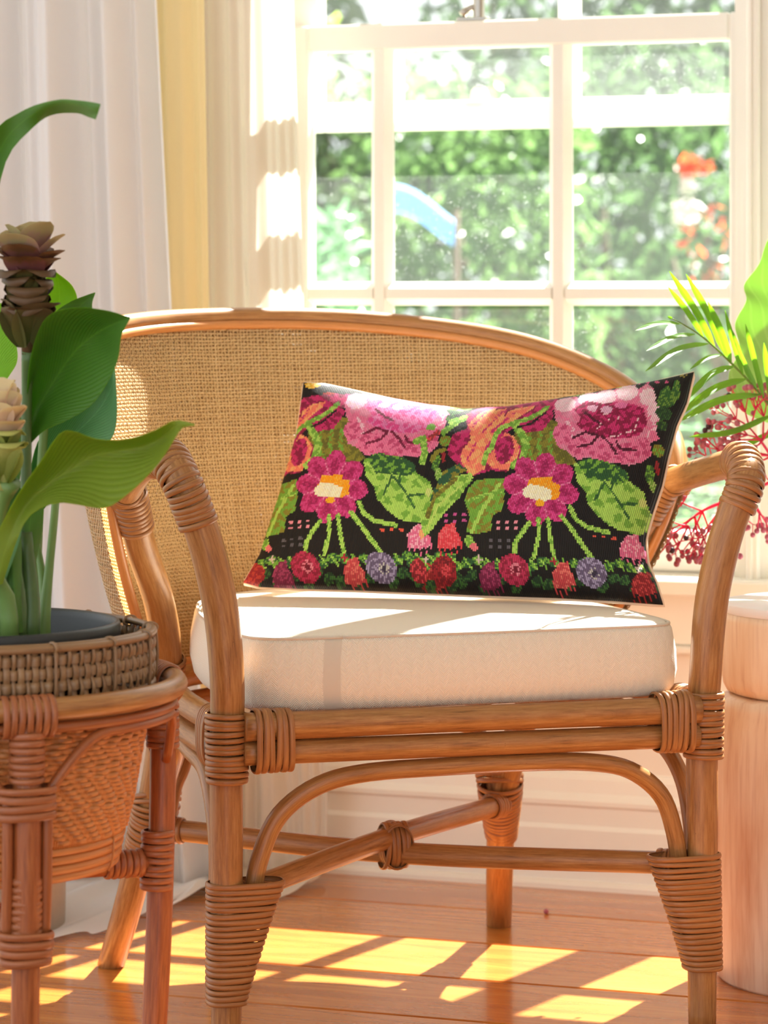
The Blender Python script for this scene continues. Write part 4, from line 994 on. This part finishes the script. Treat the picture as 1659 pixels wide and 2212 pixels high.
# collar above: hoops, then open weave between
for i, (z, r, q) in enumerate([(.4560, .1705, .0042), (.4640, .1722, .0042), (.4722, .1735, .0040)]):
    bkp('collar_hoop', MB().tube(ringp(r, z, 49), q, 10, caps=False, nseg=97), 'basket_dark')
bkp('collar_hoop', MB().tube(ringp(.1745, .5215, 49), .0036, 10, caps=False, nseg=97), 'basket_dark')
bkp('collar_hoop', MB().tube(ringp(.1700, .5235, 49), .0030, 10, caps=False, nseg=97), 'basket_dark')
nc = 160; m = MB()
for i in range(nc):
    a = 360*i/nc; s_ = 1 if i % 2 else -1
    pts = [Q(a, .1735+s_*.0022*math.sin(j/10*math.pi*3.0+.0), .475+.0045*j) for j in range(11)]
    e = 1.05 if i % 2 else 1.75
    w_ = unit(np.cross(Q(a, 1, 0)-Q(a, 0, 0), [0, 0, 1.0])); nr = unit(Q(a, 1, 0)-Q(a, 0, 0))
    C = catmull(pts, 16); hw_ = .0019*e
    rows = np.stack([C-w_*hw_, C-w_*hw_*.7+nr*.0011, C+w_*hw_*.7+nr*.0011, C+w_*hw_, C+w_*hw_*.6-nr*.0008, C-w_*hw_*.6-nr*.0008], 1)
    uv = np.zeros(rows.shape[:2]+(2,)); uv[..., 1] = np.linspace(0, .05, 16)[:, None]+i*.31; uv[..., 0] = i*.17
    m.grid(rows, uv, closed=True)
    o = None
    if True:
        bkp('collar_strand', m, 'basket_dark'); m = MB()
for k, z in enumerate((.487, .499, .511)):
    N = nc*4; ang = np.arange(N)/N*2*math.pi; osc = np.cos(np.arange(N)/4*math.pi+k*math.pi)
    rr_ = .1735+.0020*osc; rows = []
    for o_, h in ((.0009, -.0046), (.0015, 0), (.0009, .0046), (-.0006, .0046), (-.0006, -.0046)): rows.append(np.stack([SX+(rr_+o_)*np.sin(ang), SY-(rr_+o_)*np.cos(ang), np.full(N, z+h)], 1))
    rows.append(rows[0]); m = MB(); P = np.array(rows); uv = np.zeros(P.shape[:2]+(2,)); uv[..., 1] = (ang*.17)[None]+k; m.grid(P, uv, closed=True)
    bkp('collar_weaver', m, 'basket_dark')
m = MB()
for i in range(16):
    a = 22.5*i+33; m.coil(Q(a, .1722, .5220), np.cross(Q(a, 1, 0)-Q(a, 0, 0), [0, 0, 1.0]), [0, 0, 1], .0052, .0075, .0014, .0009, n=14)
    bkp('lashing', m, 'basket_dark'); m = MB(); m.tube([Q(a, .1775, .474), Q(a, .1790, .498), Q(a, .1775, .519)], .0016, 6, nseg=8); bkp('lashing', m, 'basket_dark'); m = MB()

pt = thing('nursery_pot', 'black plastic nursery pot with a rolled rim inside the cane basket', 'pot', (SX, SY, .3075))
mk('shell', MB().lathe((SX, SY), [(.001, .3080), (.100, .3080), (.104, .311), (.136, .512), (.1395, .513), (.1425, .516), (.1425, .529), (.141, .5315), (.1385, .5315), (.1365, .529), (.1355, .524), (.1335, .515), (.130, .492), (.102, .314), (.001, .3125)], 72), M['pot'], pt)
mk('soil', MB().lathe((SX, SY), [(.0, .498), (.05, .500), (.10, .497), (.1290, .494), (.127, .486), (.0, .486)], 48), M['soil'], pt)

pl = thing('floor_planter', 'pale grey round planter on the floor behind the plant stand', 'planter', (-.505, 3.93, FLOOR))
mk('shell', MB().lathe((-.505, 3.93), [(.001, FLOOR+.0005), (.084, FLOOR+.0005), (.088, FLOOR+.004), (.090, .12), (.096, .20), (.100, .204), (.100, .222), (.094, .222), (.090, .20), (.084, .12), (.080, .04), (.001, .04)], 56), plain('pale_grey_ceramic', srgb(176, 166, 152), .5), pl)
mk('soil', MB().lathe((-.505, 3.93), [(.0, .196), (.05, .198), (.0895, .194), (.088, .186), (.0, .186)], 32), M['soil'], pl)
# ================================================================== leaves
def leafmb(st_, n=26, m=11, curl=0.0, th_=.0005):
    """stations: ((left px, py, Y), (mid), (right)) in the place; a smooth sheet through them"""
    L, Mi, Rr_ = [catmull([ray(*s[i]) for s in st_], n) for i in (0, 1, 2)]
    P = np.zeros((n, m, 3)); uv = np.zeros((n, m, 2))
    for j in range(m):
        q = j/(m-1)*2-1
        a = L*(q*(q-1)/2)+Mi*(1-q*q)+Rr_*(q*(q+1)/2)
        b = L*max(-q, 0)+Mi*(1-abs(q))+Rr_*max(q, 0)
        P[:, j] = .6*a+.4*b; uv[:, j, 0] = (q+1)/2
    uv[..., 1] = np.linspace(0, 1, n)[:, None]
    d1 = np.gradient(P, axis=0); d2 = np.gradient(P, axis=1); N = np.cross(d1, d2); N /= (np.linalg.norm(N, axis=2)[..., None]+1e-9)
    o = MB(); o.grid(P+N*th_*.5, uv); o.grid((P-N*th_*.5)[::-1], uv[::-1]); return o
def S3(lx, ly, mx, my, rx, ry, Yl, Ym=None, Yr=None):
    Ym = Yl if Ym is None else Ym; Yr = Yl if Yr is None else Yr
    return ((lx, ly, Yl), (mx, my, Ym), (rx, ry, Yr))
cur = thing('curcuma_plant', 'green broad-leaved potted plant with two upright bract spikes, in the black pot', 'plant', (SX, SY, .494))
def lf(stt, mat, label=None, name='leaf', **kw):
    o = mk(name, leafmb(stt, **kw), M[mat], cur)
    if label: o['label'] = label
    return o
# arching leaf, top left
lf([S3(-70, 640, -60, 650, -45, 660, 2.86), S3(-60, 470, -40, 480, -18, 490, 2.84), S3(-22, 300, 0, 325, 14, 345, 2.82, 2.83, 2.82), S3(48, 240, 55, 258, 72, 275, 2.79), S3(120, 216, 118, 226, 112, 248, 2.76, 2.765, 2.79),
    S3(170, 217, 168, 226, 165, 244, 2.73, 2.735, 2.76), S3(206, 222, 200, 236, 192, 253, 2.71, 2.715, 2.74), S3(217, 225, 213, 240, 206, 258, 2.70, 2.71, 2.72)], 'leaf_dark')
# bright leaf behind the spike
lf([S3(112, 740, 112, 742, 114, 744, 2.99), S3(100, 690, 118, 700, 140, 695, 2.99, 3.0, 3.0), S3(96, 640, 128, 645, 166, 655, 2.98, 3.0, 3.0), S3(100, 600, 124, 600, 156, 618, 2.97, 2.99, 2.99), S3(112, 586, 116, 586, 120, 587, 2.97)], 'leaf_bright')
# small dark leaf with pointed tip
lf([S3(104, 720, 106, 722, 108, 724, 2.97), S3(115, 680, 140, 700, 165, 715, 2.96), S3(148, 654, 170, 664, 196, 690, 2.95), S3(186, 638, 194, 643, 199, 655, 2.94), S3(204, 632, 205, 632, 206, 633, 2.94)], 'leaf_dark')
# left green leaf behind the stalk
lf([S3(-20, 860, -20, 862, -18, 864, 3.0), S3(-40, 800, -10, 810, 20, 812, 3.0), S3(-50, 730, -8, 740, 38, 775, 3.0), S3(-30, 660, 0, 690, 30, 720, 3.0), S3(10, 655, 14, 660, 16, 664, 3.0)], 'leaf_bright')
# big dark leaf
lf([S3(56, 960, 60, 966, 64, 960, 2.88), S3(58, 880, 72, 905, 96, 930, 2.88, 2.90, 2.88), S3(62, 800, 100, 850, 150, 905, 2.86, 2.90, 2.86), S3(78, 730, 135, 795, 200, 872, 2.84, 2.89, 2.84), S3(105, 682, 170, 750, 240, 812, 2.82, 2.87, 2.82),
    S3(160, 665, 208, 720, 256, 768, 2.80, 2.85, 2.80), S3(225, 670, 245, 700, 262, 725, 2.78, 2.81, 2.78), S3(280, 685, 281, 687, 280, 690, 2.76)], 'leaf_dark', 'deep green broad leaf with pointed tip')
# blue green leaf behind
lf([S3(62, 1120, 64, 1130, 66, 1134, 2.97), S3(64, 1030, 78, 1060, 96, 1098, 2.97, 2.98, 2.96), S3(84, 950, 112, 990, 150, 1030, 2.98, 3.0, 2.96), S3(130, 900, 160, 940, 200, 975, 2.99, 3.01, 2.96), S3(190, 850, 210, 890, 240, 948, 2.99, 3.0, 2.95),
    S3(228, 800, 240, 840, 252, 900, 2.98, 2.99, 2.95), S3(246, 775, 247, 790, 250, 820, 2.96)], 'leaf_teal', 'blue-green leaf with a glossy sunlit fold')
# large light leaf reaching right
lf([S3(-20, 1240, -6, 1262, 6, 1260, 2.80), S3(-8, 1160, 14, 1180, 36, 1168, 2.79), S3(40, 1066, 52, 1098, 66, 1112, 2.77, 2.79, 2.77), S3(86, 1000, 104, 1046, 124, 1086, 2.74, 2.78, 2.74), S3(128, 938, 160, 1010, 190, 1094, 2.71, 2.77, 2.71),
    S3(160, 932, 200, 985, 232, 1096, 2.70, 2.76, 2.70), S3(205, 948, 250, 975, 285, 1060, 2.69, 2.74, 2.69), S3(270, 950, 310, 965, 335, 1010, 2.68, 2.72, 2.68), S3(335, 930, 350, 945, 365, 968, 2.68, 2.70, 2.68),
    S3(378, 908, 384, 918, 392, 926, 2.68), S3(420, 916, 420, 918, 420, 920, 2.67)], 'leaf_mid', 'large yellow-green leaf reaching over the arm of the chair')
lf([S3(10, 1260, -4, 1250, -16, 1240, 2.82), S3(46, 1150, 20, 1130, -10, 1118, 2.82), S3(46, 1060, 20, 1050, -16, 1085, 2.81), S3(12, 1000, 2, 1002, -14, 1010, 2.80)], 'leaf_teal')
lf([S3(8, 1100, 20, 1106, 34, 1100, 2.90), S3(6, 1020, 26, 1030, 46, 1010, 2.90), S3(2, 930, 24, 950, 50, 940, 2.91), S3(24, 870, 34, 880, 46, 890, 2.91)], 'leaf_dark')
# sheathing leaf bases
lf([S3(56, 1366, 66, 1368, 76, 1366, 2.86, 2.85, 2.86), S3(48, 1260, 60, 1262, 72, 1258, 2.86, 2.85, 2.86), S3(38, 1160, 62, 1164, 90, 1150, 2.87, 2.86, 2.87), S3(46, 1090, 70, 1094, 96, 1080, 2.88)], 'leaf_dark', name='leaf_sheath')
lf([S3(22, 1366, 36, 1368, 50, 1366, 2.83, 2.82, 2.83), S3(18, 1290, 32, 1292, 46, 1288, 2.83, 2.82, 2.83), S3(6, 1180, 26, 1186, 46, 1170, 2.84, 2.83, 2.84), S3(10, 1120, 22, 1130, 34, 1124, 2.85)], 'leaf_dark', name='leaf_sheath')
def stalk(pts, r, mat='stalk'): return mk('stalk', MB().tube([ray(*p) for p in pts], r, 12, step=.02), M[mat], cur)
stalk([(48, 1395, 2.87), (52, 1250, 2.87), (56, 1050, 2.88), (58, 850, 2.88), (62, 758, 2.87)], [.0075, .006, .0052, .005, .007], 'stalk_dark')
stalk([(6, 1395, 2.83), (2, 1250, 2.83), (-2, 1150, 2.82), (8, 1085, 2.81), (22, 1040, 2.80)], [.006, .0045, .0042, .0055, .011])
stalk([(92, 1395, 2.90), (96, 1330, 2.90), (106, 1230, 2.91), (116, 1130, 2.93), (122, 1060, 2.96)], [.0085, .0060, .0042, .0040, .0038])
stalk([(96, 1395, 2.895), (97, 1300, 2.91), (88, 1220, 2.925), (76, 1160, 2.93), (66, 1120, 2.96)], [.005, .0052, .0036, .0030, .0025])
stalk([(64, 1395, 2.85), (66, 1300, 2.855), (60, 1220, 2.86), (56, 1150, 2.86)], [.0100, .0092, .0075, .006], 'stalk_dark')
stalk([(22, 1395, 2.82), (18, 1300, 2.82), (-2, 1255, 2.81), (-10, 1230, 2.80)], [.0085, .0080, .0060, .005])
stalk([(38, 1395, 2.84), (40, 1300, 2.84), (34, 1220, 2.85), (30, 1110, 2.87)], [.0085, .008, .005, .004], 'stalk_dark')
stalk([(-40, 1395, 2.86), (-55, 1100, 2.86), (-66, 800, 2.86), (-64, 640, 2.86)], [.008, .006, .0045, .0035])
stalk([(70, 1380, 2.93), (84, 1100, 2.96), (100, 850, 2.98), (108, 730, 2.975)], [.006, .005, .004, .0025])
stalk([(-22, 1390, 2.95), (-26, 1100, 2.99), (-22, 870, 3.0)], [.006, .005, .003])

# bract spikes
def bractmb(c, az, L, wd, lift, curl, cup):
    """cupped petal springing from c, heading az, curling outwards at its tip"""
    n, m = 10, 9; P = np.zeros((n, m, 3)); uv = np.zeros((n, m, 2)); h = np.array([math.cos(az), math.sin(az), 0]); s_ = np.array([-math.sin(az), math.cos(az), 0])
    for i in range(n):
        f = i/(n-1); wf = wd*(math.sin(min(1, f*1.25+.18)*math.pi/2)**.8)*(1 if f < .7 else math.sqrt(max(0, 1-((f-.7)/.32)**2)))
        ang = lift-.5*f-curl*max(0, f-.66)*3.2
        if i == 0: r_, z_ = .003, 0; pr, pz_ = r_, z_
        else: pr += L/(n-1)*math.cos(ang); pz_ += L/(n-1)*math.sin(ang)
        for j in range(m):
            q = j/(m-1)*2-1; k = q*q
            P[i, j] = c+h*(pr-cup*wf*k*1.0*(1-.3*f))+s_*q*wf+np.array([0, 0, pz_+cup*wf*.15*k]); uv[i, j] = ((q+1)/2, f)
    d1 = np.gradient(P, axis=0); d2 = np.gradient(P, axis=1); N = np.cross(d1, d2); N /= (np.linalg.norm(N, axis=2)[..., None]+1e-9)
    o = MB(); o.grid(P+N*.0003, uv); o.grid((P-N*.0003)[::-1], uv[::-1]); return o
def spike(base, top, layers, label):
    base, top = np.array(base), np.array(top)
    core = mk('flower_spike', MB().tube([base-np.array([0, 0, .006]), base*.5+top*.5, top], [.006, .007, .003], 10), M['bract_low' if layers[0][5] != 'bract_lime' else 'bract_lime'], cur)
    core['label'] = label
    for f, cnt, L, wd, lift, mt, curl in layers:
        cp = .75 if f == 0 else (.30 if mt in ('bract_top', 'bract_cream') else .48)
        c = base*(1-f)+top*f; a0 = rnd.random()*6
        for k in range(cnt):
            az = a0+k*6.283/cnt+rnd.uniform(-.12, .12)
            mk('bract', bractmb(c, az, L*rnd.uniform(.92, 1.08), wd, lift+rnd.uniform(-.10, .10), curl, cp), M[mt], core)
spike(ray(60, 752, 2.87), ray(60, 560, 2.87),
      [(.00, 4, .052, .027, 1.40, 'bract_low', .5), (.15, 3, .046, .021, 1.30, 'bract_low', 2.4), (.27, 3, .044, .020, 1.28, 'bract_low', 2.6), (.39, 3, .043, .020, 1.26, 'bract_low', 2.6), (.51, 3, .042, .019, 1.22, 'bract_low', 2.6),
       (.62, 4, .040, .020, 1.05, 'bract_low', 1.6), (.72, 4, .042, .020, 1.00, 'bract_mid', .2), (.80, 4, .042, .019, .95, 'bract_mid', .0), (.86, 3, .048, .021, 1.15, 'bract_top', .0), (.92, 3, .048, .020, 1.40, 'bract_top', .0), (.98, 2, .036, .017, 1.6, 'bract_top', .0)], 'spike of olive-brown bracts under a dusky pink crown')
spike(ray(4, 1045, 2.80), ray(4, 870, 2.80),
      [(.00, 4, .042, .022, 1.4, 'bract_lime', .5), (.18, 3, .038, .020, 1.3, 'bract_lime', 1.6), (.36, 4, .034, .018, 1.25, 'bract_lime', 1.6), (.50, 3, .032, .018, 1.2, 'bract_cream', .6),
       (.64, 4, .032, .018, 1.25, 'bract_cream', .2), (.78, 3, .032, .018, 1.4, 'bract_cream', .0), (.90, 3, .030, .016, 1.6, 'bract_cream', 0)], 'lower spike of lime and cream bracts')

# ================================================================== STOOL, VASE AND THE ARRANGEMENT ON THE RIGHT
TX, TY = .541, 3.64
sto = thing('drum_stool', 'whitewashed turned wooden drum stool at the right edge', 'stool', (TX, TY, FLOOR))
mk('body', MB().lathe((TX, TY), [(.001, FLOOR), (.134, FLOOR), (.1375, FLOOR+.004), (.1395, .06), (.1405, .16), (.1395, .28), (.1370, .33), (.1340, .350), (.1320, .362), (.120, .366), (.001, .366)], 80), M['whitewash'], sto)
mk('top_drum', MB().lathe((TX, TY), [(.001, .3665), (.118, .3665), (.126, .370), (.1300, .378), (.1318, .390), (.1320, .455), (.1310, .4640), (.001, .4640)], 80), M['whitewash'], sto)
mk('top_slab', MB().lathe((TX, TY), [(.001, .4642), (.1305, .4642), (.1315, .4655), (.1315, .4745), (.1305, .476), (.001, .476)], 80), M['stooltop'], sto)
VX, VY = .600, 3.66
vs_ = tag(mk('flower_vase', MB().lathe((VX, VY), [(.001, .4765), (.040, .4765), (.046, .480), (.054, .52), (.052, .57), (.036, .62), (.030, .645), (.036, .660), (.033, .660), (.027, .645), (.032, .62), (.048, .57), (.050, .52), (.042, .484), (.001, .482)], 48), M['vase']),
           'white glazed vase on the drum stool holding the stems', 'vase')
def pr(px, py, Y): return ray(px, py, Y)
vm = np.array([VX, VY, .655]); vb = np.array([VX, VY, .50])
# palm frond
pf = thing('palm_frond', 'palm frond with backlit yellow-green leaflets beside the window', 'palm leaf', (VX, VY, .50))
rach = [vb, vm+[.0, 0, .0], pr(1760, 1020, 3.74), pr(1690, 915, 3.72), pr(1640, 848, 3.70), pr(1575, 780, 3.68), pr(1520, 730, 3.66), pr(1478, 702, 3.64), pr(1452, 688, 3.63)]
mk('midrib', MB().tube(rach, [.0022, .0022, .0020, .0018, .0016, .0014, .0011, .0008, .0005], 8, step=.01), M['palm_stem'], pf)
def leaflet(bx, by, tx, ty, w_, Yb, Yt, bend=(0, 0), mat='leaf_palm', twist=.0):
    w_ = w_*.74
    b_, e_ = ray(bx, by, Yb), ray(tx, ty, Yt); mid_ = (b_+e_)/2+np.array([bend[0]/F*Yb, 0, -bend[1]/F*Yb])
    C = catmull([b_, mid_, e_], 16); T = unit(e_-b_); S = unit(np.cross(T, [0, 1.0, twist])); N = np.cross(S, T)
    P = np.zeros((16, 5, 3)); uv = np.zeros((16, 5, 2))
    for i in range(16):
        f = i/15; ww = w_/F*Yb*(min(1, f*5+.12))*(1-max(0, (f-.72)/.28)**1.6*.93)
        for j in range(5):
            q = j/4*2-1; P[i, j] = C[i]+S*q*ww-N*abs(q)*ww*.35; uv[i, j] = ((q+1)/2, f)
    m = MB(); m.grid(P, uv); return mk('leaflet', m, M[mat], pf)
up_ = [((1520, 728), (1442, 618), 8, (4, 0)), ((1545, 752), (1446, 586), 10, (6, 0)), ((1568, 770), (1482, 592), 10, (6, 0)), ((1580, 785), (1529, 652), 10, (4, 0)), ((1606, 812), (1566, 670), 7, (-2, 0)),
       ((1622, 826), (1578, 706), 6, (0, 0)), ((1636, 842), (1588, 740), 6, (0, 0)), ((1650, 860), (1610, 700), 8, (0, 0)), ((1668, 880), (1650, 740), 9, (0, 0)), ((1700, 925), (1690, 770), 10, (0, 0))]
for (b_, e_, w_, bd) in up_: leaflet(*b_, *e_, w_, 3.68, 3.62, bd, twist=.3)
lo_ = [((1472, 700), (1372, 714), 8, (0, -8), 3.63, 3.50), ((1502, 722), (1396, 758), 8, (0, -10), 3.64, 3.52), ((1532, 742), (1394, 802), 9, (0, -16), 3.65, 3.52), ((1562, 766), (1490, 798), 6, (0, -8), 3.66, 3.6),
       ((1588, 790), (1478, 868), 10, (0, -18), 3.67, 3.6), ((1614, 818), (1466, 898), 11, (0, -16), 3.68, 3.61), ((1645, 852), (1462, 912), 11, (0, -16), 3.69, 3.60), ((1672, 895), (1488, 944), 9, (0, 14), 3.70, 3.66),
       ((1700, 925), (1560, 1000), 9, (0, -10), 3.72, 3.76)]
for (b_, e_, w_, bd, Yb, Yt) in lo_: leaflet(*b_, *e_, w_, Yb, Yt, bd, twist=-.4)
leaflet(1452, 688, 1442, 684, 4, 3.63, 3.62)
# big pale leaf
bl = thing('broad_leaf', 'large pale green wavy leaf at the right edge, lit from behind', 'leaf', (VX, VY+.01, .50))
mk('leaf_stalk', MB().tube([vb+[.006, .012, 0], vm+[.006, .012, 0], pr(1800, 950, 3.80), pr(1745, 860, 3.82)], [.003, .003, .0025, .002], 8), M['stalk'], bl)
mk('blade', leafmb([S3(1690, 925, 1720, 935, 1760, 930, 3.80), S3(1600, 885, 1690, 900, 1800, 890, 3.78, 3.80, 3.80), S3(1574, 815, 1690, 850, 1830, 840, 3.77, 3.81, 3.78), S3(1598, 755, 1700, 790, 1850, 780, 3.77, 3.81, 3.78),
               S3(1588, 700, 1710, 740, 1850, 730, 3.77, 3.81, 3.78), S3(1612, 650, 1720, 690, 1840, 680, 3.77, 3.81, 3.78), S3(1608, 615, 1730, 640, 1820, 630, 3.77, 3.81, 3.78), S3(1640, 570, 1735, 590, 1800, 590, 3.77, 3.8, 3.78),
               S3(1665, 510, 1735, 540, 1780, 545, 3.77, 3.79, 3.78), S3(1735, 470, 1740, 475, 1745, 480, 3.77)], n=60, m=15), M['leaf_big'], bl)
# berry spray
bs = thing('berry_spray', 'drooping pink-stemmed spray of dusky pink berries behind the arm of the chair', 'berries', (VX, VY-.02, .50))
bsegs = MB(); bsph = []
def uvs(c, r, m, n1=10, n2=7):
    P = np.array([[c+r*np.array([math.sin(b)*math.cos(a), math.sin(b)*math.sin(a), math.cos(b)]) for a in np.arange(n1)/n1*6.2832] for b in np.linspace(.02, math.pi-.02, n2)])
    m.grid(P[:, ::-1], closed=True)
rb_ = random.Random(12)
def branch(p0, p1, r0, r1): bsegs.tube([p0, (p0+p1)/2+np.array([0, rb_.uniform(-.002, .002), rb_.uniform(-.002, .001)]), p1], [r0, (r0+r1)/2, r1], 6, nseg=5)
def cluster(p, d, n, L, sp):
    for k in range(n):
        v = unit(d+sp*np.array([rb_.uniform(-1, 1), rb_.uniform(-1, 1), rb_.uniform(-1, 1)])); q = p+v*L*rb_.uniform(.6, 1.1)
        branch(p, q, .0010, .0007)
        if rb_.random() < .55:
            for s_ in range(2):
                v2 = unit(v+.9*np.array([rb_.uniform(-1, 1), rb_.uniform(-1, 1), rb_.uniform(-1, 1)])); q2 = q+v2*L*.45; branch(q, q2, .0006, .0005); bsph.append(q2+v2*.003)
        else: bsph.append(q+v*.003)
def node(px, py, Y, dirs, n, L, sp=.95, r=.0014):
    L = L*1.75
    p = ray(px, py, Y)
    for (tx, ty) in dirs:
        e = ray(tx, ty, Y+rb_.uniform(-.015, .015)); branch(p, e, r, .0009); cluster(e, unit(e-p), n, L, sp)
main = [vb+[0, -.02, 0], vm+[0, -.015, 0], pr(1780, 990, 3.72), pr(1690, 1030, 3.74), pr(1600, 1070, 3.75), pr(1517, 1104, 3.76), pr(1460, 1150, 3.76)]
bsegs.tube(main, [.0024, .0024, .0022, .0021, .0021, .0018, .0010], 8, step=.01)
node(1517, 1104, 3.76, [(1470, 1085), (1530, 1140), (1500, 1140)], 3, .012)
node(1470, 1092, 3.76, [(1486, 1066), (1462, 1096)], 2, .010)
node(1487, 1136, 3.76, [(1450, 1126), (1440, 1158), (1470, 1170), (1496, 1165)], 3, .013)
node(1545, 1132, 3.76, [(1520, 1160), (1540, 1168), (1556, 1160)], 3, .012)
node(1575, 1080, 3.75, [(1560, 1150), (1572, 1165), (1500, 1175)], 3, .011)
node(1500, 1115, 3.76, [(1456, 1140), (1510, 1172), (1526, 1178)], 3, .011)
node(1556, 1080, 3.755, [(1570, 1110), (1580, 1130), (1545, 1120), (1594, 1105)], 4, .013)
node(1452, 1158, 3.76, [(1424, 1170), (1440, 1176), (1466, 1186)], 2, .010)
node(1620, 1070, 3.75, [(1640, 1110), (1655, 1130), (1610, 1120)], 4, .013)
up2 = [pr(1690, 1030, 3.74), pr(1665, 985, 3.73), pr(1645, 955, 3.72), pr(1620, 925, 3.715)]; bsegs.tube(up2, [.0020, .0018, .0016, .0010], 8, step=.01)
node(1620, 925, 3.715, [(1590, 905), (1610, 890), (1632, 885), (1585, 925)], 5, .014)
node(1648, 950, 3.72, [(1600, 950), (1630, 965), (1650, 900), (1670, 905), (1615, 940)], 5, .014)
node(1665, 985, 3.73, [(1610, 985), (1640, 995), (1690, 940), (1625, 975)], 4, .013)
sec = [pr(1665, 985, 3.73), pr(1610, 975, 3.735), pr(1570, 985, 3.74), pr(1545, 992, 3.745)]; bsegs.tube(sec, [.0016, .0014, .0012, .0009], 8, step=.01)
node(1568, 985, 3.74, [(1550, 970), (1540, 990), (1560, 998), (1580, 975)], 4, .012)
node(1545, 992, 3.745, [(1525, 985), (1530, 998)], 3, .010)
mk('berry_stem', bsegs, M['berry_stem'], bs)
sm = MB(); uvs(np.zeros(3), 1.0, sm)
me0 = None
for i, c in enumerate(bsph[:300]):
    if me0 is None:
        o = mk('berry', sm, M['berry'], None, origin=(0, 0, 0)); me0 = o.data
        med = me0.copy(); med.materials.clear(); med.materials.append(M['berry_dark'])
    else:
        o = bpy.data.objects.new('berry', med if i % 17 == 5 else me0); SC.collection.objects.link(o)
    r_ = rb_.uniform(.0031, .0040); o.scale = (r_, r_, r_*1.06); o.parent = bs; o.location = Vector(c)-Vector(bs.location)
# a berry fallen on the boards
o = bpy.data.objects.new('fallen_berry', me0); SC.collection.objects.link(o); o.scale = (.0036,)*3; p = ray(1180, 1969, CZ*0+ (CZ-FLOOR-.0036)*F/(1969-HY)); o.location = p
tag(o, 'single dusky pink berry fallen on the floorboards under the chair', 'berry')
print('berries', len(bsph))
